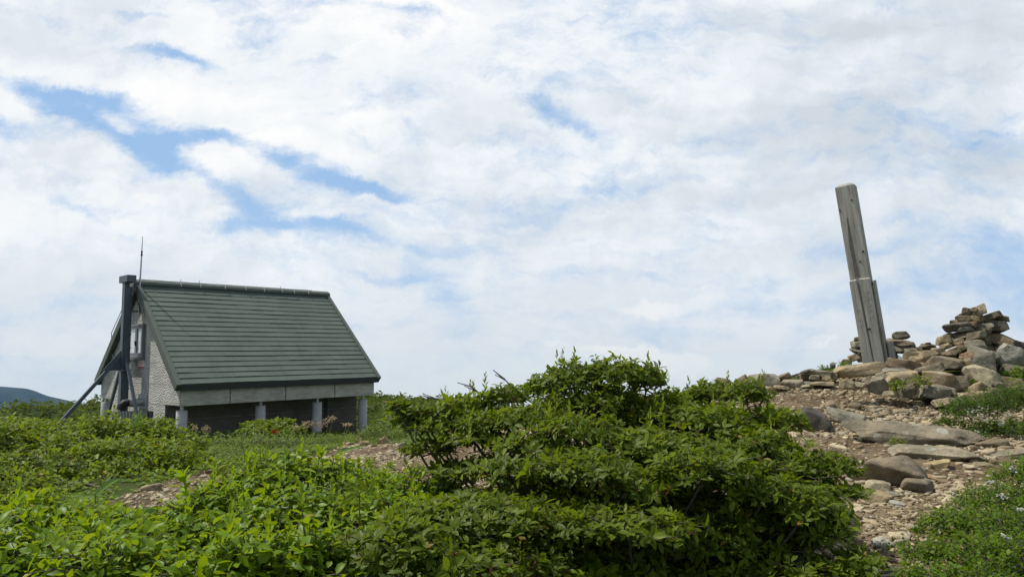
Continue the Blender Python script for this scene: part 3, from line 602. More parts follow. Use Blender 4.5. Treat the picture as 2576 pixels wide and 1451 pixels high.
# ------------------------------------------------------------------ hut
def build_hut():
    rot = Matrix(((HA[0], -HB[0], 0), (HA[1], -HB[1], 0), (0, 0, 1)))   # local x = a (ridge), local y = -b (towards the camera side)
    root = empty('mountain_hut', tuple(HO+np.array([0, 0, -1.8])), 'grey concrete mountain hut under a steep green roof, raised on round pillars', 'hut')
    mw = Matrix.Translation(HO+np.array([0, 0, -1.8])) @ Matrix(((HA[0], HB[0], 0, 0), (HA[1], HB[1], 0, 0), (0, 0, 1, 0), (0, 0, 0, 1)))
    root.matrix_world = mw     # a, b, z frame: det is +1 because HB is 90 deg left of HA
    Z0 = 1.8
    def part(mb, name, m, parent=root, **k): return mb.obj(name, m, parent, **k)
    f = lambda a, b, z: (a, b, z+Z0)
    # T-shaped body
    zt = HH*(1-WB/HW)-.10
    def tee(a):
        return [f(a, -2.28, -2.15), f(a, 2.28, -2.15), f(a, 2.28, HBOT), f(a, WB, HBOT), f(a, WB, zt), f(a, 0, HH-.13), f(a, -WB, zt), f(a, -WB, HBOT), f(a, -2.28, HBOT)]
    mb = MB(); A_, B_ = tee(OA), tee(HL-OA); n = len(A_)
    mb.add(A_+B_, [list(range(n))], 0); mb.add(A_+B_, [list(range(n, 2*n))[::-1]], 0)
    mb.add(A_+B_, [((i+1) % n, i, n+i, n+(i+1) % n) for i in range(n)], 1)
    part(mb, 'wall', [M['gable'], M['stonework']])
    # horizontal board joints on the base wall: thin shadow gaps between courses
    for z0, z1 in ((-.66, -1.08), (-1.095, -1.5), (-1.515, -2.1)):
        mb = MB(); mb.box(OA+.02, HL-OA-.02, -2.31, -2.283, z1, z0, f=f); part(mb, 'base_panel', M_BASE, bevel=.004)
    mb = MB(); mb.box(5.5, 5.62, -2.325, -2.312, -2.0, -.7, f=f); part(mb, 'drain_pipe', M['black'])
    # cladding panels of the overhanging storey
    ed = [OA, 1.61, 3.43, 5.24, HL-OA]
    for i in range(4):
        mb = MB(); a0, a1 = ed[i]+.018, ed[i+1]-.018
        mb.box(a0, a1, -WB-.045, -WB-.003, HBOT-.01, zt-.155, f=f); mb.box(a0-.012, a1+.012, -WB-.04, -WB-.003, zt-.143, zt-.004, f=f)
        part(mb, 'cladding_panel', M['stonework'], bevel=.006)
    # thin lines on the gable between casting lifts
    mb = MB()
    for z in (1.95, .62, -.02, -.62, -1.2): 
        w = min(WB, HW*(1-(z)/HH)-.2) if z > 0 else (3.25 if z > -.6 else 2.25)
        mb.box(OA-.004, OA-.001, -w, w, z, z+.014, f=f)
    part(mb, 'casting_joint', M['pillar'])
    # roof: sawtooth courses on both slopes
    def slope(sgn, name):
        mb = MB(); nc = 20; sl = math.hypot(HH, HW); th = .020
        nb, nz = sgn*HH/sl, HW/sl
        def q(a, s, h): return f(a, sgn*HW*s+nb*h, HH*(1-s)+nz*h)
        mb.prism([q(.0, -.0, -.11), q(.0, 1, -.11), q(.0, 1, -.01), q(.0, 0, -.01)], [q(HL, 0, -.11), q(HL, 1, -.11), q(HL, 1, -.01), q(HL, 0, -.01)], 1)
        r = random.Random(5)
        for c in range(nc):
            s0, s1 = c/nc+.0015, (c+1)/nc-.0026
            a = .1+(c % 2)*.42-.84
            while a < HL-.1:
                a0, a1 = max(a, .1), min(a+.838, HL-.1)
                if a1 > a0+.02:
                    j = r.uniform(-.004, .005); k = r.uniform(-.0012, .0012)
                    mb.hexa([q(a0, s0, -.008), q(a1, s0, -.008), q(a1, s1+k, -.008), q(a0, s1+k, -.008), q(a0, s0, .004), q(a1, s0, .004), q(a1, s1+k, th+j), q(a0, s1+k, th+j)] if sgn > 0 else
                            [q(a1, s0, -.008), q(a0, s0, -.008), q(a0, s1+k, -.008), q(a1, s1+k, -.008), q(a1, s0, .006), q(a0, s0, .006), q(a0, s1+k, th+j), q(a1, s1+k, th+j)])
                a += .84
        return part(mb, name, [M['roof'], M['eave']])
    for sgn in (-1, 1):
        ro = slope(sgn, 'roof'); sl = math.hypot(HH, HW); nb, nz = sgn*HH/sl, HW/sl
        def q(a, s, h): return f(a, sgn*HW*s+nb*h, HH*(1-s)+nz*h)
        for a0, a1 in ((-.03, .098), (HL-.098, HL+.03)):     # verge boards
            mb = MB(); c = [q(a0, 0, -.19), q(a1, 0, -.19), q(a1, 1.012, -.19), q(a0, 1.012, -.19), q(a0, 0, .058), q(a1, 0, .058), q(a1, 1.012, .058), q(a0, 1.012, .058)]
            mb.hexa(c if sgn > 0 else [c[i] for i in (1, 0, 3, 2, 5, 4, 7, 6)]); part(mb, 'verge_trim', M['trim'], ro, bevel=.006)
        mb = MB(); b0 = sgn*(HW+.0); b1 = sgn*(HW+.035)
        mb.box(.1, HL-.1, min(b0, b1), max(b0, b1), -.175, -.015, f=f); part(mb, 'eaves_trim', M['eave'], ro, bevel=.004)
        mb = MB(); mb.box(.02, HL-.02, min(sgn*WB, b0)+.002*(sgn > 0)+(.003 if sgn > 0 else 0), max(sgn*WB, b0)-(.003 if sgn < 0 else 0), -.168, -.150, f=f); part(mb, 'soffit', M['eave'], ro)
    mb = MB()
    mb.prism([f(-.05, -.17, HH-.07), f(-.05, -.15, HH-.03+.05), f(-.05, 0, HH+.105), f(-.05, .15, HH+.02), f(-.05, .17, HH-.07)][::-1], [f(HL+.05, -.17, HH-.07), f(HL+.05, -.15, HH+.02), f(HL+.05, 0, HH+.105), f(HL+.05, .15, HH+.02), f(HL+.05, .17, HH-.07)][::-1])
    part(mb, 'ridge_cap', M['trim'], bevel=.004)
    # lightning cable clipped along the ridge
    pts = []; r = random.Random(2)
    for k in range(40):
        a = .1+k*(HL-.8)/39; pts.append(f(a, -.06-.03*math.sin(k*.9)-.02*r.random(), HH+.10+.012*r.random()))
    mb = MB(); mb.tube(pts, .008, 6); part(mb, 'ridge_cable', M['cable'])
    for a in (1.35, 2.0, 2.85, 3.6, 4.3, 5.0, 5.5, 6.1):
        mb = MB(); mb.box(a-.008, a+.008, -.19, -.172, HH-.06, HH+.03, f=f); mb.box(a-.008, a+.008, -.172, -.14, HH+.02, HH+.08, f=f); part(mb, 'cable_bracket', M['pale'])
    for a in (1.4, 2.02, 5.02):
        mb = MB(); mb.tube([f(a, 0, HH+.09), f(a, 0, HH+.2)], .008, 6); part(mb, 'ridge_pin', M['steel'])
    # pillars with steel pins
    for a, b in ((.34, -3.0), (2.77, -3.0), (4.79, -3.0), (6.62, -3.0), (.22, 3.0), (2.77, 3.0), (4.79, 3.0), (6.62, 3.0)):
        mb = MB(); r0 = .155; mb.tube([f(a, b, -2.3), f(a, b, -1.4), f(a, b, -.77), f(a, b, -.755)], [r0, r0, r0, r0-.012], 24)
        p_ = part(mb, 'pillar', M['pillar'], smooth=True)
        mb = MB(); mb.tube([f(a, b, -.76), f(a, b, HBOT-.003)], .05, 12); part(mb, 'pillar_pin', M['galv'], p_, smooth=True)
    # casement window in the gable
    wa = OA
    mb = MB(); W0, W1, Z0w, Z1w = -.60, .72, .76, 1.82; t_ = .06
    mb.box(wa-.10, wa+.02, W0, W0+t_, Z0w, Z1w, f=f); mb.box(wa-.10, wa+.02, W1-t_, W1, Z0w, Z1w, f=f)
    mb.box(wa-.098, wa+.02, W0+t_, W1-t_, Z1w-t_, Z1w-.002, f=f); mb.box(wa-.098, wa+.02, W0+t_, W1-t_, Z0w+.002, Z0w+t_, f=f)
    win = part(mb, 'window', M['frame'], bevel=.004)
    for s0, s1 in ((W0+t_, .0), (.0, W1-t_)):
        mb = MB(); o_ = .07; a0, a1 = wa-.085, wa-.03
        mb.box(a0, a1, s0+.004, s0+o_, Z0w+t_, Z1w-t_, f=f); mb.box(a0, a1, s1-o_, s1-.004, Z0w+t_, Z1w-t_, f=f)
        mb.box(a0+.002, a1, s0+o_, s1-o_, Z1w-t_-.07, Z1w-t_, f=f); mb.box(a0+.002, a1, s0+o_, s1-o_, Z0w+t_, Z0w+t_+.1, f=f); part(mb, 'sash', M['frame'], win)
        mb = MB(); mb.box(wa-.05, wa-.04, s0+o_, s1-o_, Z0w+t_+.1, Z1w-t_-.07, f=f); part(mb, 'pane', M['blind'], win)
    mb = MB(); mb.box(wa-.12, wa-.086, -.06, .04, 1.25, 1.29, f=f); mb.box(wa-.118, wa-.087, -.03, .0, 1.15, 1.25, f=f); part(mb, 'handle', M['black'], win)
    mb = MB(); mb.box(wa-.16, wa-.001, W0-.03, W1+.03, Z0w-.05, Z0w-.003, f=f); part(mb, 'sill', M['frame'], win)
    # notice below the window
    mb = MB(); mb.box(wa-.03, wa-.006, -.60, -.10, .46, .70, f=f); s = part(mb, 'notice_plate', M['white']); 
    mb = MB()
    for z0, z1 in ((.46, .495), (.685, .70)): mb.box(wa-.034, wa-.031, -.60, -.10, z0, z1, f=f)
    for k in range(5):
        b = -.15-k*.095; mb.box(wa-.034, wa-.031, b-.022, b, .52, .66, f=f)
        mb.box(wa-.034, wa-.031, b-.045, b-.024, .58+.02*(k % 2), .60+.02*(k % 2), f=f)
    part(mb, 'notice_writing', M['red'], s)
    # exhaust box and duct
    mb = MB(); mb.box(wa-.05, wa-.002, -.93, -.28, -.80, -.35, f=f); vp = part(mb, 'vent_plate', M['galv'], bevel=.004)
    mb = MB(); mb.tube([f(wa-.05, -.62, -.60), f(-.1, -.62, -.60), f(-.12, -.62, -.60), f(-.30, -.62, -.60)], [.125, .125, .132, .132], 20); part(mb, 'duct', M['galv'], vp, smooth=True)
    mb = MB(); mb.tube([f(-.30, -.62, -.60), f(-.42, -.62, -.61), f(-.5, -.62, -.68), f(-.52, -.62, -.80)], [.115, .12, .12, .115], 16); part(mb, 'duct_elbow', M['black'], vp, smooth=True)
    mb = MB(); mb.box(wa-.012, wa-.003, -1.42, -.98, -1.75, -.85, f=f); part(mb, 'hatch', M['black'])
    mb = MB(); mb.tube([f(wa-.03, 2.35, 1.2), f(wa-.06, 2.2, .9), f(wa-.04, 1.35, .35), f(wa-.04, 1.3, -1.9)], .022, 6); mb.tube([f(.02, .45, 3.0), f(-.05, 1.9, 1.6), f(wa-.03, 2.35, 1.2)], .012, 6); part(mb, 'conduit', M['cable'])
    # corrugated shield below the duct (stands on the ground by itself)
    sh = empty('corrugated_sheet', (0, 0, 0), 'ribbed grey metal sheet standing under the duct beside the mast', 'metal sheet')
    sh.matrix_world = mw @ Matrix.Translation((-.4, -.8, 0)); mb = MB(); N = 60
    for i in range(N):
        x0, x1 = -.42+.84*i/N, -.42+.84*(i+1)/N; y0, y1 = -.022*math.cos(i*2*math.pi/6)-.25*(x0/.42)**2*0, -.022*math.cos((i+1)*2*math.pi/6)
        mb.hexa([(x0,y0,-.2),(x1,y1,-.2),(x1,y1+.006,-.2),(x0,y0+.006,-.2),(x0,y0,.96),(x1,y1,.96),(x1,y1+.006,.96),(x0,y0+.006,.96)])
    mb.obj('ribbed_sheet', M['galv'], sh); 
    for z_ in (.1, .88):
        mb = MB(); mb.box(-.43, .43, .03, .07, z_, z_+.05); mb.obj('rail', M['steel'], sh)
    # ---------------- mast
    ms = empty('steel_mast', (0, 0, 0), 'grey-blue steel mast braced against the hut gable, topped by a thin whip antenna', 'mast')
    ms.matrix_world = mw @ Matrix.Translation((-.25, 0, 0))
    g = lambda a, b, z: (a, b, z+Z0)
    mb = MB()   # H section: two flanges and a web
    mb.box(-.115, -.097, -.11, .11, -2.1, HH-.02, f=g); mb.box(.097, .115, -.11, .11, -2.1, HH-.02, f=g); mb.box(-.096, .096, -.105, -.09, -2.1, HH-.021, f=g); mb.box(-.096, .096, .09, .105, -2.1, HH-.021, f=g)
    mb.obj('column', M['steel'], ms, bevel=.003)
    mb = MB(); mb.box(-.14, .135, -.36, .36, HH-.018, HH+.20, f=g); mb.obj('cap_beam', M['steel'], ms, bevel=.008)
    def brace(p0, p1, w=.05):
        mb = MB(); p0 = Vector(p0); p1 = Vector(p1); d = (p1-p0).normalized(); u = d.cross(Vector((0, 0, 1))).normalized(); v = u.cross(d)
        c = []
        for p in (p0, p1): c += [p-u*w-v*w, p+u*w-v*w, p+u*w+v*w, p-u*w+v*w]
        mb.hexa(c); o = mb.obj('brace', M['steel'], ms, bevel=.003); return o
    brace(g(-.10, 0, .86), g(-2.45, .1, -2.1)); brace(g(0, .10, .80), g(0, 1.95, -2.1), .042); brace(g(0, -.10, .80), g(0, -1.95, -2.1), .042)
    mb = MB(); mb.prism([g(-.116, -.012, 1.0), g(-.116, -.012, .38), g(-.62, -.012, .38)], [g(-.116, .012, 1.0), g(-.116, .012, .38), g(-.62, .012, .38)])
    mb.box(-.13, .13, -.30, .30, .36, .40, f=g); mb.prism([g(-.013, -.116, .95), g(-.013, -.116, .41), g(-.013, -.30, .41)], [g(.013, -.116, .95), g(.013, -.116, .41), g(.013, -.30, .41)]); mb.obj('gusset', M['steel'], ms)
    for k in range(11):
        z = 2.75-k*.42; mb = MB(); mb.tube([g(.06, -.10, z), g(.06, -.30, z), g(.06, -.30, z+.03)], .012, 6); mb.obj('climbing_peg', M['steel'], ms)
    mb = MB()
    mb.tube([g(.30, -.18, 2.1), g(.30, -.2, HH+.1), g(.30, -.25, 4.0)], [.028, .026, .022], 10); wh = mb.obj('antenna', M['galv'], ms, smooth=True)
    mb = MB(); mb.tube([g(.30, -.25, 4.0), g(.30, -.25, 4.03), g(.30, -.252, 4.08), g(.30, -.253, 4.12), g(.30, -.254, 4.15)], [.034, .03, .02, .03, .026], 10); mb.obj('collar', M['black'], wh, smooth=True)
    mb = MB(); mb.tube([g(.30, -.255, 4.15), g(.30, -.265, 4.62)], [.014, .007], 8); mb.obj('whip', M['steel'], wh, smooth=True)
    for z in (2.2, 2.85, 3.0):
        mb = MB(); mb.box(.1, .34, -.2, -.15, z, z+.05, f=g); mb.obj('mounting_arm', M['steel'], ms, bevel=.003)
    mb = MB(); mb.tube([g(.20, -.22, 3.0), g(.18, -.26, 2.7), g(.26, -.30, 2.4), g(.34, -.26, 2.2)], .016, 8); mb.obj('antenna_cable', M['black'], ms, smooth=True)
    mb = MB(); mb.box(.02, .12, -.17, -.112, 3.0, 3.12, f=g); mb.obj('junction_box', M['white'], ms, bevel=.006)
    mb = MB(); mb.box(-.135, -.122, -.03, .11, -1.75, -1.02, f=g); pl = mb.obj('warning_plate', M['red'], ms)
    mb = MB()
    for k in range(5): mb.box(-.139, -.136, -.012, .092, -1.17-k*.14, -1.05-k*.14, f=g)
    mb.obj('plate_writing', M['white'], pl)
build_hut()

# ------------------------------------------------------------------ leaning wooden post
def build_post():
    D = 9.15; b0 = P(2206, 935, D); top = P(2126, 462, D); ax = nrm(top-b0); Lp = float(np.linalg.norm(top-b0))
    n_ = np.array([math.cos(R(-123)), math.sin(R(-123)), 0]); n_ = nrm(n_-ax*(n_@ax)); r_ = np.cross(ax, n_)   # right as seen from the camera
    if r_[0] < 0: r_ = -r_
    root = empty('summit_post', tuple(b0), 'tall weathered grey square wooden post leaning left above the flat boulder', 'post')
    bk = np.cross(ax, r_)
    if bk@n_ > 0: bk = -bk
    root.matrix_world = Matrix(((r_[0], bk[0], ax[0], b0[0]), (r_[1], bk[1], ax[1], b0[1]), (r_[2], bk[2], ax[2], b0[2]), (0, 0, 0, 1)))
    # local frame: x right, y away from the camera, z up the post
    s = .118; mb = MB()
    Lt = Lp-.045
    ring = lambda w, z: [(-w,-w,z),(w,-w,z),(w,w,z),(-w,w,z)]
    for (w0, z0), (w1, z1) in (((s, -.35), (s*.985, Lt)), ((s*.985, Lt), (s*.55, Lp-.01))):
        mb.hexa(ring(w0, z0)+ring(w1, z1))
    mb.obj('shaft', M['wood'], root, bevel=.008)
    Lh = Lp*.485
    def plank(name, x0, x1, y0, y1, z1, bev, tx=0, m=M['wood']):
        mb = MB(); mb.hexa([(x0,y0,-.35),(x1,y0,-.35),(x1,y1,-.35),(x0,y1,-.35),(x0+tx*0,y0,z1-bev),(x1+tx,y0,z1-bev),(x1+tx,y1,z1),(x0,y1,z1)]); return mb.obj(name, m, root, bevel=.004)
    # two front boards with a wedge-shaped crack between them that closes towards the bottom
    mb = MB(); x0 = -.126
    mb.hexa([(x0,-.150,-.35),(.012,-.150,-.35),(.012,-.121,-.35),(x0,-.121,-.35),(x0,-.150,Lh-.012),(-.042,-.150,Lh-.004),(-.042,-.121,Lh+.008),(x0,-.121,Lh)])
    fb = mb.obj('front_board', M['wood'], root, bevel=.004)
    mb = MB(); mb.hexa([(.014,-.148,-.35),(.121,-.148,-.35),(.121,-.121,-.35),(.014,-.121,-.35),(-.012,-.148,Lh),(.118,-.148,Lh-.006),(.118,-.121,Lh+.004),(-.012,-.121,Lh+.012)])
    fb2 = mb.obj('front_board', M['wood'], root, bevel=.004)
    plank('side_board', .136, .158, -.12, .09, Lh-.03, .01)
    plank('side_board', .121, .1325, -.115, .08, Lh-.10, 0)
    mb = MB(); mb.box(.17, .235, -.06, .06, -.3, .36); mb.obj('stub_block', M['wood'], root, bevel=.006)
    # knots and bolt holes
    def disc(name, x, z, rx, rz, y, parent=root, m=M['hole']):
        mb = MB(); n = 14; A = [(x+rx*math.cos(2*math.pi*k/n)*(1+.15*math.sin(3*k)), y, z+rz*math.sin(2*math.pi*k/n)) for k in range(n)]
        B = [(p[0], y+.02, p[2]) for p in A]; mb.prism(A, B); mb.obj(name, m, parent)
    disc('bolt_hole', .012, Lp*.225, .017, .012, -.153, root)
    for x, z, a, b in ((.085, .625, .014, .012), (.035, .575, .010, .012), (.055, .90, .010, .010), (-.10, .86, .008, .014)):
        disc('knot', x, Lp*z, a, b, -.1215)
    mb = MB(); zs = [(Lh+.03, -.055, .0), (Lh+.25, -.05, -.01), (Lh+.42, -.06, -.018), (Lh+.62, -.045, -.022), (Lh+.80, -.035, -.028)]
    for (z0, a0, b0_), (z1, a1, b1) in zip(zs[:-1], zs[1:]):
        mb.hexa([(a0,-.1195,z0),(b0_,-.1195,z0),(b0_,-.117,z0),(a0,-.117,z0),(a1,-.1195,z1),(b1,-.1195,z1),(b1,-.117,z1),(a1,-.117,z1)])
    mb.obj('weather_stain', simple('stained_wood', (.125,.115,.09), .9, var=.35, scale=14), root)
    # carved characters, worn: short chiselled strokes
    def strokes(parent, y, segs):
        mb = MB()
        for x0, z0, x1, z1 in segs:
            d = Vector((x1-x0, 0, z1-z0)); u = Vector((d.z, 0, -d.x)).normalized()*.0032; a = Vector((x0, y, z0)); b = Vector((x1, y, z1)); t = Vector((0, .004, 0))
            mb.hexa([a-u, a+u, a+u+t, a-u+t, b-u, b+u, b+u+t, b-u+t])
        mb.obj('carved_writing', M['stroke'], parent)
    L1 = []; x = -.085; z = Lh*.66
    L1 += [(x-.02, z+.02, x+.0, z+.04), (x, z+.04, x+.022, z+.018), (x-.015, z+.012, x+.016, z+.012), (x, z+.012, x-.006, z-.012)]
    z -= .09; L1 += [(x-.01, z+.015, x-.012, z-.012), (x-.012, z-.012, x+.012, z-.018), (x+.012, z-.018, x+.018, z)]
    z -= .085; L1 += [(x-.022, z+.018, x, z-.016), (x, z-.016, x+.024, z+.02)]
    strokes(fb, -.1522, L1)
    L2 = []; x = .062; z = Lh*.86; r = random.Random(4)
    L2 += [(x-.02,z,x+.022,z+.005),(x,z+.03,x-.01,z-.01),(x-.014,z-.012,x+.018,z-.01)]
    z -= .075; L2 += [(x-.022,z+.025,x-.022,z-.02),(x-.006,z+.025,x-.006,z-.02),(x+.01,z+.025,x+.01,z-.02),(x-.022,z-.02,x+.026,z-.02),(x+.026,z+.02,x+.026,z-.02)]
    z -= .085; L2 += [(x-.02,z+.025,x-.02,z-.015),(x-.004,z+.025,x-.002,z-.015),(x+.012,z+.02,x+.02,z-.01),(x-.02,z-.02,x+.02,z-.024)]
    z -= .075; L2 += [(x-.02,z+.01,x+.02,z+.012),(x-.012,z-.012,x+.016,z-.014)]
    z -= .075; L2 += [(x-.02,z+.02,x+.0,z),(x,z,x+.02,z+.02),(x,z,x-.004,z-.025),(x-.018,z-.008,x+.02,z-.008)]
    z -= .09; L2 += [(x-.018,z+.02,x-.004,z-.012),(x+.012,z+.02,x+.02,z-.02)]
    strokes(fb2, -.1502, L2)
build_post()

# ------------------------------------------------------------------ stones
def ico(sub):
    import bmesh
    bm = bmesh.new(); bmesh.ops.create_icosphere(bm, subdivisions=sub, radius=1); bm.verts.ensure_lookup_table()
    V = np.array([v.co[:] for v in bm.verts]); Fc = np.array([[v.index for v in f.verts] for f in bm.faces]); bm.free(); return nrm(V), Fc
ICO = {k: ico(k) for k in (2, 3, 4, 5)}
def rock_verts(seed, sub, nplanes=12, p=14, rough=.03, flat=1.0):
    r = np.random.default_rng(seed); V, Fc = ICO[sub]
    N = nrm(r.normal(size=(nplanes, 3))*[1, 1, flat]); d = r.uniform(.62, 1, nplanes)
    e = nrm(np.array([[0, 0, 1.], [0, 0, -1], [1, 0, .1], [-1, 0, .1], [0, 1, 0], [0, -1, .1]])+r.normal(0, .16, (6, 3))); N = np.vstack([N, e]); d = np.append(d, [.66, .66, .74, .74, .7, .7])
    s = np.maximum(V@N.T, 1e-3)/d[None]; rad = 1/((s**p).sum(1)**(1/p))
    q = V*rad[:, None]
    for k in (3.5, 8, 17, 33):
        for _ in range(4):
            a = nrm(r.normal(size=3)); rad = rad*(1+rough*(2.2/k)*1.3*np.sin((q@a)*k+r.uniform(0, 6.3)))
    q = V*rad[:, None]; lo, hi = q.min(0), q.max(0); return (q-(lo+hi)/2)/(hi-lo), Fc
_seed = [100]
TAN=(.31,.25,.16); LT=(.44,.375,.26); BR=(.205,.168,.112); GR=(.255,.235,.185); LG=(.35,.335,.285); DG=(.135,.122,.102); RD=(.235,.186,.130); OR=(.33,.225,.135); YT=(.40,.315,.175); GB=(.24,.205,.152)
def stone(px, py, w, h, col, label, d=None, rot=0, name='rock', cat='rock', group=None, depth=.8, yaw=None, sub=None, planes=9, p=34, rough=.028, sink=.0, flat=1, tilt=0):
    """w,h in picture pixels of a 2576 wide frame; standing on the ground unless a distance is given"""
    onground = d is None
    if d is None:
        g = G(px, py+h*.46); dg = g[1]; d = dg+.5*depth*w/F*dg*.75
    c = P(px, py, d); W_, H_ = w/F*d, h/F*d; Dp = max(depth*W_, H_*.8)
    _seed[0] += 1
    sub = sub or (4 if w > 22 else 3)
    V, Fc = rock_verts(_seed[0], sub, planes, p, rough*(1.5 if sub == 5 else 1), flat)
    a = math.radians(rot); ca, sa = abs(math.cos(a)), abs(math.sin(a))
    k = np.array([W_, Dp, H_])
    if tilt: k[2] = H_ = max(H_-Dp*math.sin(math.radians(tilt+8)), H_*.55)
    if rot:   # shrink a little so that the turned stone still fills the same box
        k = np.array([W_*(1-.12*sa), Dp, max(H_*.74, H_*ca-W_*sa*.35)])
    V = V*k*1.1*(np.array([1, 1, 1.12]) if onground else 1)
    me = npmesh(name, V, [Fc], [M['rock']], smooth=True); me.set_sharp_from_angle(angle=R(32))
    o = link(name, me); o.location = c-np.array([0, 0, sink+(.10*H_ if onground else 0)])
    zr = -math.atan2(c[0], c[1])+(yaw if yaw is not None else 0)
    o.rotation_euler = (math.radians(tilt), a, zr) ; _f = random.uniform(.88, 1.1); o.color = (*[min(1, x*_f) for x in col], 1)
    return tag(o, label, cat, group)
def C4(X, Y, w, h): k = .6289/2.638; return (3250*.6289+X*k, 1150*.6289+Y*k, w*k, h*k)
def C6(X, Y, w, h): k = .6289/1.9167; return (3100*.6289+X*k, 1550*.6289+Y*k, w*k, h*k)
def C8(X, Y, w, h): k = .6289*800/2576; return (2700*.6289+X*k, 1350*.6289+Y*k, w*k, h*k)
